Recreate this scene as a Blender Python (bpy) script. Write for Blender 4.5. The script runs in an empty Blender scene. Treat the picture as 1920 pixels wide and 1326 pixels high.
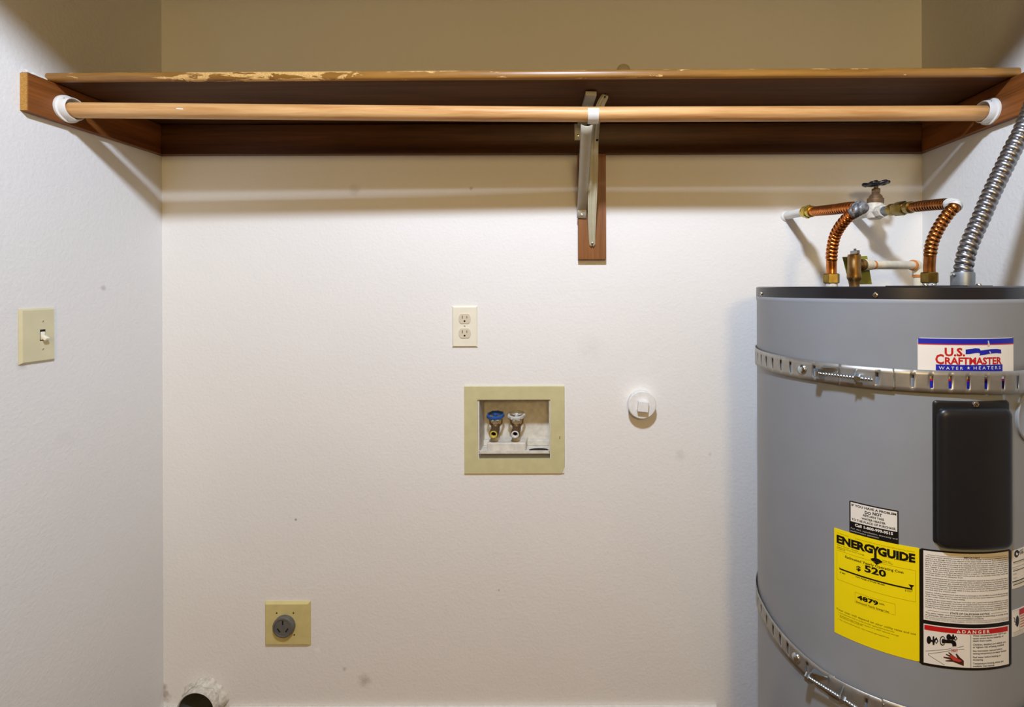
import bpy, bmesh, math, random
from mathutils import Vector, Matrix

random.seed(7)
PI = math.pi
S = bpy.context.scene
COL = S.collection

# ------------------------------------------------------------------ calibration (metres; camera at the origin of x,y)
F, CX, CY, ROLL, ZC = 908.0, 1074.0, 539.0, 0.003, 1.27   # focal length and principal point of the 1920x1326 frame
WB, WL, WR = 1.36, -1.153, 0.982                             # back, left and right wall planes
TX, TY, TR = 0.6616, 1.0469, 0.2469                          # water heater axis and radius

# ------------------------------------------------------------------ camera, light, exposure
cam_d = bpy.data.cameras.new('camera'); cam = bpy.data.objects.new('camera', cam_d); COL.objects.link(cam)
cam.location = (0, 0, ZC); cam.rotation_euler = (PI / 2, ROLL, 0)
cam_d.sensor_fit = 'HORIZONTAL'; cam_d.sensor_width = 36.0; cam_d.lens = F / 1920 * 36.0
cam_d.shift_x = -(CX - 960) / 1920; cam_d.shift_y = -(663 - CY) / 1920
cam_d.clip_start = 0.01
S.camera = cam

w = bpy.data.worlds.new('world'); S.world = w; w.use_nodes = True
w.node_tree.nodes['Background'].inputs[0].default_value = (0.9, 0.85, 0.78, 1)
w.node_tree.nodes['Background'].inputs[1].default_value = 0.02

def lamp(name, loc, aim, power, radius, color, cone, blend):
    """shaded ceiling lamp that throws its light into the closet"""
    d = bpy.data.lights.new(name, 'SPOT'); d.energy = power; d.shadow_soft_size = radius; d.color = color
    d.spot_size = math.radians(cone); d.spot_blend = blend
    o = bpy.data.objects.new(name, d); COL.objects.link(o); o.location = loc
    o.rotation_euler = (Vector(aim) - Vector(loc)).to_track_quat('-Z', 'Y').to_euler()
    return o
lamp('ceiling_lamp', (-0.04, 0.068, 2.38), (-0.05, 1.36, 1.0), 109.0, 0.066, (0.70, 0.81, 1.0), 140, 0.5)
d = bpy.data.lights.new('warm_fill', 'POINT'); d.energy = 43.0; d.shadow_soft_size = 0.16; d.color = (1.0, 0.775, 0.38)   # added warm fill for the shadow areas; no known lamp back in the room
o = bpy.data.objects.new('warm_fill', d); COL.objects.link(o); o.location = (0.25, -1.5, 1.86)

S.view_settings.view_transform = 'Standard'
S.view_settings.look = 'None'
S.view_settings.gamma = 1.0
S.view_settings.use_curve_mapping = False
S.view_settings.exposure = 0.35

# ------------------------------------------------------------------ materials
def lin(c):
    r = []
    for v in c:
        v /= 255.0
        r.append(v / 12.92 if v <= 0.04045 else ((v + 0.055) / 1.055) ** 2.4)
    return (*r, 1.0)

class NT:
    def __init__(s, name):
        s.m = bpy.data.materials.new(name); s.m.use_nodes = True; s.t = s.m.node_tree; s.t.nodes.clear()
        s.out = s.n('ShaderNodeOutputMaterial'); s.b = s.n('ShaderNodeBsdfPrincipled')
        s.l(s.b.outputs[0], s.out.inputs[0])
        s.tc = s.n('ShaderNodeTexCoord')
    def n(s, t, **k):
        x = s.t.nodes.new(t)
        for a, v in k.items(): setattr(x, a, v)
        return x
    def l(s, a, b): s.t.links.new(a, b)
    def noise(s, scale, detail=3, rough=0.5, mapping=None, dist=0.0):
        x = s.n('ShaderNodeTexNoise'); x.inputs['Scale'].default_value = scale; x.inputs['Detail'].default_value = detail
        x.inputs['Roughness'].default_value = rough; x.inputs['Distortion'].default_value = dist
        if mapping:
            mp = s.n('ShaderNodeMapping'); mp.inputs['Scale'].default_value = mapping
            s.l(s.tc.outputs['Object'], mp.inputs[0]); s.l(mp.outputs[0], x.inputs['Vector'])
        else: s.l(s.tc.outputs['Object'], x.inputs['Vector'])
        return x.outputs['Fac']
    def ramp(s, fac, stops):
        r = s.n('ShaderNodeValToRGB'); e = r.color_ramp.elements
        while len(e) < len(stops): e.new(0.5)
        for i, (p, c) in enumerate(stops): e[i].position = p; e[i].color = c
        s.l(fac, r.inputs[0]); return r.outputs[0]
    def mix(s, fac, a, b):
        x = s.n('ShaderNodeMix', data_type='RGBA')
        for v, i in ((fac, 0), (a, 6), (b, 7)):
            if hasattr(v, 'links') or isinstance(v, bpy.types.NodeSocket): s.l(v, x.inputs[i])
            else: x.inputs[i].default_value = v
        return x.outputs[2]
    def math(s, op, a, b=0.0, c=None):
        x = s.n('ShaderNodeMath', operation=op)
        for i, v in enumerate((a, b, c)):
            if v is None: continue
            if isinstance(v, bpy.types.NodeSocket): s.l(v, x.inputs[i])
            else: x.inputs[i].default_value = v
        return x.outputs[0]
    def bump(s, h, strength, dist):
        b = s.n('ShaderNodeBump'); b.inputs['Strength'].default_value = strength; b.inputs['Distance'].default_value = dist
        s.l(h, b.inputs['Height']); s.l(b.outputs[0], s.b.inputs['Normal'])
    def set(s, color=None, rough=None, metal=None, spec=None):
        for k, v in (('Base Color', color), ('Roughness', rough), ('Metallic', metal), ('Specular IOR Level', spec)):
            if v is None: continue
            if isinstance(v, bpy.types.NodeSocket): s.l(v, s.b.inputs[k])
            else: s.b.inputs[k].default_value = v
        return s.m

def plain(name, rgb, rough=0.5, metal=0.0, var=0.08, scale=60, spec=0.5, bump=0.0):
    t = NT(name); c = lin(rgb)
    a = tuple(v * (1 - var) for v in c[:3]) + (1,); b = tuple(min(1, v * (1 + var)) for v in c[:3]) + (1,)
    f = t.noise(scale, 4)
    col = t.ramp(f, [(0.3, a), (0.7, b)])
    if bump: t.bump(f, bump, 0.001)
    return t.set(col, rough, metal, spec)

def flat(name, rgb, rough=0.45):
    t = NT(name); return t.set(lin(rgb), rough, 0.0, 0.4)

def wall_mat(name, rgb, spots=()):
    """painted orange-peel drywall; spots = (x, z, radius, strength, rgb) marks on the wall, in metres"""
    t = NT(name)
    f = t.noise(2.5, 4); c = lin(rgb)
    col = t.ramp(f, [(0.35, tuple(v * 0.972 for v in c[:3]) + (1,)), (0.65, c)])
    for (p, r, k, sc) in spots:
        d = t.n('ShaderNodeVectorMath', operation='DISTANCE'); t.l(t.tc.outputs['Object'], d.inputs[0]); d.inputs[1].default_value = p
        nz = t.noise(90, 2)
        v = t.math('ADD', d.outputs['Value'], t.math('MULTIPLY', t.math('SUBTRACT', nz, 0.5), r * 1.2))
        mk = t.n('ShaderNodeMapRange'); t.l(v, mk.inputs[0]); mk.inputs[1].default_value = 0.0; mk.inputs[2].default_value = r
        mk.inputs[3].default_value = k; mk.inputs[4].default_value = 0.0
        col = t.mix(mk.outputs[0], col, lin(sc))
    h = t.math('ADD', t.noise(130, 3, 0.55), t.math('MULTIPLY', t.noise(42, 2), 0.6))
    t.bump(h, 0.25, 0.0032)
    return t.set(col, 0.75, 0.0, 0.25)

def wood(name, axis, dark, light, rough=0.42, fine=70, wear=0.0):
    t = NT(name)
    sc = [fine, fine, fine]; sc['xyz'.index(axis)] = fine * 0.045
    f = t.noise(1.0, 6, 0.65, tuple(sc), 0.3)
    sc2 = [v * 0.25 for v in sc]; g = t.noise(1.0, 3, 0.5, tuple(sc2), 0.8)
    h = t.math('ADD', t.math('MULTIPLY', f, 0.65), t.math('MULTIPLY', g, 0.35))
    col = t.ramp(h, [(0.36, lin(dark)), (0.62, lin(light))])
    t.bump(h, 0.12, 0.0006)
    return t.set(col, rough, 0.0, 0.3)

M = {}
STAIN = (150, 138, 120)
M['wall_back'] = wall_mat('painted_drywall_back', (234, 231, 225), [
    ((-0.589, WB, 0.167), 0.022, 0.5, STAIN), ((-0.645, WB, 0.20), 0.007, 0.5, STAIN), ((-0.78, WB, 0.62), 0.004, 0.9, (70, 70, 80)),
    ((0.30, WB, 0.80), 0.02, 0.2, STAIN), ((-0.285, WB, 1.55), 0.006, 0.5, (110, 90, 60)), ((0.385, WB, 0.80), 0.006, 0.35, STAIN),
    ((-0.61, WB, 1.545), 0.02, 0.25, (110, 90, 60)), ((0.05, WB, 1.10), 0.05, 0.08, STAIN), ((-1.150, WB, 0.125), 0.020, 0.7, (120, 90, 50)), ((-1.151, WB, 0.15), 0.014, 0.6, (120, 90, 50)),
    ((-0.21, WB, 0.42), 0.004, 0.7, (90, 90, 90)), ((-0.72, WB, 0.255), 0.012, 0.6, (246, 244, 238))])
M['wall_left'] = wall_mat('painted_drywall_left', (224, 222, 218), [((WL, 1.19, 1.272), 0.009, 0.5, STAIN), ((WL, 1.013, 1.11), 0.012, 0.4, STAIN),
    ((WL, 1.10, 0.93), 0.03, 0.08, STAIN)])
M['wall_right'] = wall_mat('painted_drywall_right', (226, 224, 220))
M['room_wall'] = wall_mat('painted_drywall_hall', (168, 148, 116))
M['ceiling'] = wall_mat('ceiling_paint', (206, 190, 164))
M['floor'] = wood('floor_planks', 'x', (84, 60, 38), (122, 90, 58), 0.5, 25)
M['trim'] = plain('white_trim_paint', (226, 222, 212), 0.4)
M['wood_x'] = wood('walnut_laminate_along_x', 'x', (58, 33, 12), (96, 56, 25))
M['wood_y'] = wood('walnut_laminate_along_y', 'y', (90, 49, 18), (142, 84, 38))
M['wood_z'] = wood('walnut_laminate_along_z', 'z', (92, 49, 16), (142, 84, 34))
M['rod'] = wood('rod_oak_laminate', 'x', (184, 130, 74), (226, 182, 124), 0.4, 90)
M['raw'] = plain('raw_particle_board', (176, 128, 56), 0.85, 0, 0.3, 420)
M['almond'] = plain('almond_plastic', (206, 198, 160), 0.35, 0, 0.04, 30)
M['tan'] = plain('yellowed_almond_plastic', (202, 194, 147), 0.4, 0, 0.05, 40)
M['tan2'] = plain('aged_tan_plastic', (208, 193, 130), 0.42, 0, 0.06, 40)
M['ivory'] = plain('ivory_plastic', (236, 230, 208), 0.3, 0, 0.03, 30)
M['ivory2'] = plain('ivory_receptacle', (214, 204, 178), 0.35, 0, 0.04, 30)
M['dark'] = flat('dark_cavity', (20, 16, 10), 0.8)
M['white'] = plain('white_plastic', (226, 224, 218), 0.35, 0, 0.03, 40)
M['boxw'] = plain('scuffed_white_plastic', (214, 208, 194), 0.5, 0, 0.14, 60)
M['paint'] = plain('thick_white_paint', (228, 226, 220), 0.6, 0, 0.05, 80, bump=0.3)
M['chippaint'] = plain('patchy_white_paint_on_brass', (206, 200, 186), 0.6, 0, 0.22, 120, bump=0.4)
M['gray'] = plain('tank_enamel', (147, 153, 161), 0.36, 0, 0.03, 14, 0.35)
M['lid'] = plain('charcoal_lid', (30, 30, 34), 0.3, 0, 0.06, 20, 0.5)
M['panel'] = plain('black_plastic_cover', (27, 28, 30), 0.35, 0, 0.06, 90, 0.4)
M['zinc'] = plain('galvanised_strap', (160, 157, 150), 0.38, 0.68, 0.1, 60)
M['zinc2'] = plain('zinc_bolt', (196, 206, 212), 0.22, 1.0, 0.08, 80)
M['steel'] = plain('steel_conduit', (150, 150, 152), 0.36, 1.0, 0.08, 70)
M['cast'] = plain('cast_zinc_connector', (142, 148, 152), 0.45, 0.8, 0.12, 90)
M['screw'] = plain('screw_steel', (214, 212, 204), 0.25, 1.0, 0.05, 200)
M['yellow_ring'] = plain('yellow_rubber_ring', (206, 186, 84), 0.5)
M['copper'] = plain('bright_copper', (206, 124, 62), 0.28, 1.0, 0.22, 60)
M['copper2'] = plain('tarnished_copper', (164, 104, 54), 0.32, 1.0, 0.3, 60)
M['brass'] = plain('bright_brass', (206, 180, 70), 0.28, 1.0, 0.15, 70)
M['brass2'] = plain('dull_brass', (150, 128, 66), 0.36, 1.0, 0.25, 70)
M['bronze'] = plain('dull_bronze', (152, 118, 70), 0.42, 0.9, 0.2, 90)
M['browncast'] = plain('brown_valve_bronze', (112, 88, 62), 0.5, 0.5, 0.25, 120)
M['black'] = plain('black_enamel', (14, 14, 20), 0.35, 0, 0.1, 80)
M['blue'] = plain('blue_enamel', (44, 88, 156), 0.35, 0, 0.2, 120)
M['tape'] = plain('tape_wrap', (116, 118, 120), 0.45, 0.4, 0.7, 160, bump=0.8)
M['ptape'] = plain('white_tape', (206, 204, 196), 0.5, 0, 0.2, 160)
M['pvc'] = plain('cream_plastic_pipe', (220, 210, 184), 0.4, 0, 0.08, 60)
M['glue'] = plain('orange_glue', (198, 116, 46), 0.5, 0, 0.15, 100)
M['tag'] = plain('olive_yellow_card', (124, 124, 16), 0.5, 0, 0.1, 60)
M['beige_metal'] = plain('grey_beige_painted_steel', (176, 170, 152), 0.4, 0.1, 0.05, 50)
M['cream_metal'] = plain('cream_painted_steel', (198, 192, 164), 0.38, 0.1, 0.06, 50)
M['greyrec'] = plain('grey_receptacle', (98, 96, 90), 0.4, 0, 0.08, 60)
M['duct'] = plain('duct_metal', (120, 120, 114), 0.5, 0.4, 0.1, 40)
M['lwhite'] = flat('print_white', (228, 224, 214)); M['lblack'] = flat('print_black', (14, 13, 14)); M['lred'] = flat('print_red', (186, 24, 26))
M['lblue'] = flat('print_blue', (24, 34, 158)); M['lyellow'] = flat('print_yellow', (240, 218, 8)); M['lbrown'] = flat('print_brown', (70, 36, 26))
M['lgrey'] = flat('print_grey', (196, 192, 182)); M['lgold'] = flat('print_dark_yellow', (170, 156, 6)); M['ldred'] = flat('print_dull_red', (188, 62, 52))

def edge_mat():
    """worn foil on the shelf's rounded front edge: pale board shows where the foil has flaked off"""
    t = NT('worn_shelf_edge')
    f = t.noise(1.0, 5, 0.6, (4, 60, 60), 0.3)
    base = t.ramp(f, [(0.35, lin((126, 86, 30))), (0.65, lin((166, 120, 56)))])
    sep = t.n('ShaderNodeSeparateXYZ'); t.l(t.tc.outputs['Object'], sep.inputs[0])
    mr = t.n('ShaderNodeMapRange'); t.l(sep.outputs[0], mr.inputs[0]); mr.inputs[1].default_value = -1.15; mr.inputs[2].default_value = 0.98
    def g(v): return (v, v, v, 1)
    zone = t.ramp(mr.outputs[0], [(0.0, g(0.05)), (0.12, g(0.10)), (0.165, g(0.34)), (0.22, g(0.42)), (0.255, g(0.62)), (0.315, g(0.66)), (0.335, g(0.30)), (0.42, g(0.20)), (0.62, g(0.12)), (1.0, g(0.1))])
    zt = t.n('ShaderNodeMapRange'); t.l(sep.outputs[2], zt.inputs[0]); zt.inputs[1].default_value = 0.002; zt.inputs[2].default_value = 0.0095; zt.inputs[3].default_value = 0; zt.inputs[4].default_value = 0.17
    n1 = t.noise(1.0, 5, 0.62, (16, 60, 75), 0.6)
    v = t.math('ADD', t.math('ADD', n1, t.math('MULTIPLY', zone, 0.55)), zt.outputs[0])
    mk = t.n('ShaderNodeMapRange'); t.l(v, mk.inputs[0]); mk.inputs[1].default_value = 0.755; mk.inputs[2].default_value = 0.775
    pale = t.ramp(t.noise(300, 3), [(0.3, lin((206, 160, 92))), (0.7, lin((234, 196, 128)))])
    t.bump(t.math('MULTIPLY', mk.outputs[0], -1.0), 0.5, 0.0006)
    return t.set(t.mix(mk.outputs[0], base, pale), 0.34, 0.0, 0.5)
M['edge'] = edge_mat()

# ------------------------------------------------------------------ mesh helpers (all shapes are given in world metres)
class MB:
    def __init__(s): s.v = []; s.f = []; s.mi = []; s.mats = []
    def _mi(s, mat):
        if mat not in s.mats: s.mats.append(mat)
        return s.mats.index(mat)
    def add(s, vs, fs, mat=None):
        o = len(s.v); s.v += [tuple(v) for v in vs]; i = s._mi(mat)
        for f in fs: s.f.append(tuple(a + o for a in f)); s.mi.append(i)
        return s
    def box(s, x0, x1, y0, y1, z0, z1, bev=0.0, seg=2, mat=None, xf=None):
        bm = bmesh.new(); bmesh.ops.create_cube(bm, size=1.0)
        for v in bm.verts:
            v.co = Vector(((x0 + x1) / 2 + v.co.x * (x1 - x0), (y0 + y1) / 2 + v.co.y * (y1 - y0), (z0 + z1) / 2 + v.co.z * (z1 - z0)))
        if bev: bmesh.ops.bevel(bm, geom=bm.edges[:], offset=bev, segments=seg, profile=0.5, affect='EDGES')
        bm.verts.index_update()
        s.add([(xf @ v.co) if xf else v.co for v in bm.verts], [[v.index for v in f.verts] for f in bm.faces], mat); bm.free(); return s
    def lathe(s, prof, p, axis, n=32, mat=None, lobes=None, up=None):
        """prof = [(radius, height)] along axis from point p"""
        ax = Vector(axis).normalized(); p = Vector(p)
        a = Vector(up).normalized() if up else (Vector((0, 0, 1)) if abs(ax.z) < 0.9 else Vector((1, 0, 0)))
        e1 = (a - ax * a.dot(ax)).normalized(); e2 = ax.cross(e1)
        vs, fs = [], []
        for (r, h) in prof:
            for k in range(n):
                t = 2 * PI * k / n; rr = r * (lobes(t) if lobes else 1)
                vs.append(p + ax * h + (e1 * math.cos(t) + e2 * math.sin(t)) * rr)
        for i in range(len(prof) - 1):
            for k in range(n):
                k2 = (k + 1) % n; fs.append((i * n + k, i * n + k2, (i + 1) * n + k2, (i + 1) * n + k))
        if prof[0][0] > 1e-5: fs.append(tuple(range(n - 1, -1, -1)))
        if prof[-1][0] > 1e-5: fs.append(tuple((len(prof) - 1) * n + k for k in range(n)))
        return s.add(vs, fs, mat)
    def ring(s, prof, p, axis, n=32, mat=None):
        """closed profile loop revolved (no caps)"""
        ax = Vector(axis).normalized(); p = Vector(p); a = Vector((0, 0, 1)) if abs(ax.z) < 0.9 else Vector((1, 0, 0))
        e1 = (a - ax * a.dot(ax)).normalized(); e2 = ax.cross(e1); vs, fs = [], []; m = len(prof)
        for (r, h) in prof:
            for k in range(n):
                t = 2 * PI * k / n; vs.append(p + ax * h + (e1 * math.cos(t) + e2 * math.sin(t)) * r)
        for i in range(m):
            j = (i + 1) % m
            for k in range(n):
                k2 = (k + 1) % n; fs.append((i * n + k, i * n + k2, j * n + k2, j * n + k))
        return s.add(vs, fs, mat)
    def tube(s, pts, rad, n=20, mat=None, caps=True):
        """pts: dense list of points; rad(s, t) radius at arc length s and angle t"""
        P = [Vector(p) for p in pts]; m = len(P); T = []
        for i in range(m): T.append((P[min(i + 1, m - 1)] - P[max(i - 1, 0)]).normalized())
        u = T[0].orthogonal().normalized(); vs, fs = [], []; L = 0.0
        for i in range(m):
            if i: L += (P[i] - P[i - 1]).length
            u = (u - T[i] * u.dot(T[i])).normalized(); b = T[i].cross(u)
            for k in range(n):
                t = 2 * PI * k / n; r = rad(L, t) if callable(rad) else rad
                vs.append(P[i] + (u * math.cos(t) + b * math.sin(t)) * r)
        for i in range(m - 1):
            for k in range(n):
                k2 = (k + 1) % n; fs.append((i * n + k, i * n + k2, (i + 1) * n + k2, (i + 1) * n + k))
        if caps: fs.append(tuple(range(n - 1, -1, -1))); fs.append(tuple((m - 1) * n + k for k in range(n)))
        return s.add(vs, fs, mat)
    def prism(s, poly, d, mat=None):
        """poly: 3D loop, extruded by vector d"""
        n = len(poly); d = Vector(d); vs = [Vector(p) for p in poly] + [Vector(p) + d for p in poly]
        fs = [tuple(range(n - 1, -1, -1)), tuple(range(n, 2 * n))] + [(i, (i + 1) % n, n + (i + 1) % n, n + i) for i in range(n)]
        return s.add(vs, fs, mat)
    def build(s, name, mat, parent=None, smooth=None, origin=None, tri_fix=True):
        me = bpy.data.meshes.new(name)
        org = Vector((0, 0, 0))
        if parent is not None:
            q = parent
            while q is not None: org += q.location; q = q.parent
        elif origin is not None: org = Vector(origin)
        else:
            lo = [min(v[i] for v in s.v) for i in range(3)]; hi = [max(v[i] for v in s.v) for i in range(3)]
            org = Vector([(lo[i] + hi[i]) / 2 for i in range(3)])
        me.from_pydata([tuple(Vector(v) - org) for v in s.v], [], s.f)
        for q in (s.mats or [None]): me.materials.append(M[q] if q else (M[mat] if isinstance(mat, str) else mat))
        if len(s.mats) > 1: me.polygons.foreach_set('material_index', s.mi)
        if tri_fix:
            bm = bmesh.new(); bm.from_mesh(me); bmesh.ops.recalc_face_normals(bm, faces=bm.faces[:]); bm.to_mesh(me); bm.free()
        o = bpy.data.objects.new(name, me); COL.objects.link(o)
        if parent is not None: o.parent = parent
        else: o.location = org
        if smooth is not None:
            me.shade_smooth(); me.set_sharp_from_angle(angle=math.radians(smooth))
        return o

def spline(ctrl, step=0.0012):
    """Catmull-Rom through control points, resampled evenly"""
    P = [Vector(c) for c in ctrl]; P = [P[0] * 2 - P[1]] + P + [P[-1] * 2 - P[-2]]; out = []
    for i in range(1, len(P) - 2):
        p0, p1, p2, p3 = P[i - 1:i + 3]; k = max(4, int((p2 - p1).length / 0.002))
        for j in range(k):
            t = j / k
            out.append(0.5 * ((2 * p1) + (p2 - p0) * t + (2 * p0 - 5 * p1 + 4 * p2 - p3) * t * t + (3 * p1 - p0 - 3 * p2 + p3) * t ** 3))
    out.append(P[-2]); res = [out[0]]; acc = 0
    for a, b in zip(out, out[1:]):
        d = (b - a).length
        if d < 1e-9: continue
        pos = step - acc
        while pos <= d: res.append(a + (b - a) * (pos / d)); pos += step
        acc = d - (pos - step)
    return res

def tag(o, label, cat, group=None):
    o['label'] = label; o['category'] = cat
    if group: o['group'] = group
    return o
def thing(name, loc, label, cat, group=None):
    o = bpy.data.objects.new(name, None); COL.objects.link(o); o.location = loc; o.empty_display_size = 0.02
    return tag(o, label, cat, group)
def struct(o): o['kind'] = 'structure'; return o

def at(x, y, Y):
    """photo pixel at depth Y -> world point"""
    dx, dy = x - CX, CY - y; c, s = math.cos(ROLL), math.sin(ROLL)
    return Vector(((dx * c + dy * s) / F * Y, Y, ZC + (-dx * s + dy * c) / F * Y))
def W(u, z, r):
    """point on the heater: u = arc length from its front line, r = radius"""
    t = u / TR; return Vector((TX + r * math.sin(t), TY - r * math.cos(t), z))
def cyl(x, y, r=TR):
    """where the sight line of a photo pixel meets the heater jacket -> (u, z)"""
    p = at(x, y, 1.0); X, Z = p.x, p.z - ZC
    a = X * X + 1; b = -2 * (TX * X + TY); c = TX * TX + TY * TY - r * r
    t = (-b - math.sqrt(max(0, b * b - 4 * a * c))) / (2 * a)
    return math.atan2(X * t - TX, TY - t) * TR, ZC + Z * t

def screw(parent, p, nrm, r=0.004, h=0.002, mat='screw', slot=True, name='screw', ang=0.6):
    n = Vector(nrm).normalized(); m = MB()
    m.lathe([(r, 0), (r, h * 0.4), (r * 0.8, h * 0.85), (r * 0.35, h), (0, h)], p, n, 16, mat)
    if slot:
        a = Vector((0, 0, 1)) if abs(n.z) < 0.9 else Vector((1, 0, 0))
        e1 = (a - n * a.dot(n)).normalized(); e2 = n.cross(e1)
        d = e1 * math.cos(ang) + e2 * math.sin(ang); q = n.cross(d); c = Vector(p) + n * (h * 1.02)
        for A, B in ((d, q), (q, d)):
            m.add([c + A * r * .6 + B * r * .1, c - A * r * .6 + B * r * .1, c - A * r * .6 - B * r * .1, c + A * r * .6 - B * r * .1], [(0, 1, 2, 3)], 'dark')
    return m.build(name, mat, parent, 40, tri_fix=False)

# ------------------------------------------------------------------ setting
def make_wall_back():
    bm = bmesh.new(); ed = []
    def loop(pts):
        vs = [bm.verts.new((x, WB, z)) for x, z in pts]
        for i in range(len(vs)): ed.append(bm.edges.new((vs[i], vs[(i + 1) % len(vs)])))
    loop([(WL - 0.1, 0), (WR + 0.1, 0), (WR + 0.1, 2.5), (WL - 0.1, 2.5)])
    loop([(-0.266, 0.7855), (-0.0655, 0.7855), (-0.0655, 0.957), (-0.266, 0.957)])
    loop([(VX + 0.0535 * math.cos(2 * PI * k / 40), VZ + 0.0535 * math.sin(2 * PI * k / 40)) for k in range(40)])
    bmesh.ops.triangle_fill(bm, edges=ed, use_beauty=True)
    r = bmesh.ops.extrude_face_region(bm, geom=bm.faces[:])
    for g in r['geom']:
        if isinstance(g, bmesh.types.BMVert): g.co.y += 0.14
    bmesh.ops.recalc_face_normals(bm, faces=bm.faces[:])
    me = bpy.data.meshes.new('wall_back'); bm.to_mesh(me); bm.free(); me.materials.append(M['wall_back'])
    o = bpy.data.objects.new('wall_back', me); COL.objects.link(o); return struct(o)
VX, VZ = -1.036, 0.113                                               # dryer vent centre on the back wall
make_wall_back()
def slab(name, mat, *b): return struct(MB().box(*b).build(name, mat, origin=(0, 0, 0)))
slab('floor', 'floor', -2.1, 2.1, -2.0, 1.5, -0.08, 0.0)
slab('ceiling', 'ceiling', -2.1, 2.1, -2.0, 1.5, 2.5, 2.58)
slab('wall_left', 'wall_left', WL - 0.1, WL, 0.68, WB, 0, 2.5)
slab('wall_right', 'wall_right', WR, WR + 0.1, 0.68, WB, 0, 2.5)
fm = MB()                                                            # wall with the wide closet opening, behind which the camera stands
fm.box(-2.0, -1.09, 0.58, 0.68, 0, 2.5); fm.box(0.93, 2.0, 0.58, 0.68, 0, 2.5); fm.box(-1.09, 0.93, 0.58, 0.68, 2.055, 2.5)
struct(fm.build('wall_front', 'room_wall', origin=(0, 0, 0)))
slab('wall_hall_left', 'room_wall', -2.1, -2.0, -1.9, 0.68, 0, 2.5)
slab('wall_hall_right', 'room_wall', 2.0, 2.1, -1.9, 0.68, 0, 2.5)
slab('wall_rear', 'room_wall', -2.0, 2.0, -2.0, -1.9, 0, 2.5)
def baseboard(name, *b): struct(MB().box(*b, bev=0.003).build(name, 'trim'))
baseboard('baseboard_back', WL + 0.0125, VX - 0.0565, WB - 0.012, WB, 0, 0.099)
baseboard('baseboard_back.001', VX + 0.068, 0.40, WB - 0.012, WB, 0, 0.099)
baseboard('baseboard_left', WL, WL + 0.012, 0.70, WB, 0, 0.099)

# ------------------------------------------------------------------ shelf, cleats, rod, bracket
SB, ST = 1.7275, 1.7465                                              # shelf underside and top at mid span
tilt = math.atan2(0.0058, 2.13)
sh = thing('closet_shelf', (-0.0855, 1.2, (SB + ST) / 2), 'long brown laminate closet shelf with a chipped pale front edge', 'shelf')
sh.rotation_euler = (0, -tilt, 0)
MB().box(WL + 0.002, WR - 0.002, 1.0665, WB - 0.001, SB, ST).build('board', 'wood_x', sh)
em = MB(); hh = (ST - SB) / 2; cz = (ST + SB) / 2; pr = []
for k in range(11):
    a = -PI / 2 + PI * k / 10; pr.append((1.0665 - 0.0095 * math.cos(a) ** 0.42 if 0 < k < 10 else 1.0665, cz + hh * math.sin(a)))
nx = 60
for i in range(nx + 1):
    x = WL + 0.002 + (WR - WL - 0.004) * i / nx
    em.v += [(x, y, z) for y, z in pr]
for i in range(nx):
    for k in range(10): em.f.append((i * 11 + k, (i + 1) * 11 + k, (i + 1) * 11 + k + 1, i * 11 + k + 1)); em.mi.append(0)
em.f += [tuple(range(11)), tuple(nx * 11 + k for k in range(10, -1, -1))]; em.mi += [0, 0]; em.mats = ['edge']
e = em.build('edge_band', 'edge', sh, 40); e['label'] = 'rounded front edge with flaked pale patches'

CZ0, CZ1 = 1.6416, 1.7245
c1 = thing('shelf_cleat', (WL + 0.008, 1.18, CZ0), 'brown wooden cleat under the left end of the shelf', 'shelf cleat')
MB().box(WL, WL + 0.0155, 1.012, WB - 0.0195, CZ0, CZ1 - 0.001, bev=0.0012).build('board', 'wood_y', c1)
MB().box(WL + 0.0005, WL + 0.0145, 1.0105, 1.0122, CZ0 + 0.0015, CZ1 - 0.003).build('raw_end', 'raw', c1)['label'] = 'raw yellow board end'
pb = MB()
pb.tube([Vector((WL + 0.006, 1.014 + 0.004 * i, CZ1 + 0.001 + 0.0015 * math.sin(i * 1.7))) for i in range(11)], lambda s, t: 0.0045 + 0.001 * math.sin(s * 500), 10)
pb.build('paint_bead', 'paint', c1, 60)['label'] = 'white paint bead on top edge'
c2 = tag(MB().box(WR - 0.0155, WR, 1.012, WB - 0.0195, CZ0, CZ1 + 0.004, bev=0.0012).build('shelf_cleat', 'wood_y'), 'brown wooden cleat under the right end of the shelf, above the water heater', 'shelf cleat')
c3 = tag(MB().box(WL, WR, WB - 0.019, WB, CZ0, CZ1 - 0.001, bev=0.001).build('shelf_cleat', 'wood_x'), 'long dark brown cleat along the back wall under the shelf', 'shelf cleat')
bb = tag(MB().box(0.0145, 0.0925, WB - 0.019, WB, 1.3475, CZ0 - 0.0005, bev=0.001).build('backing_board', 'wood_z'), 'short upright brown board on the wall behind the metal shelf bracket', 'board')

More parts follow.
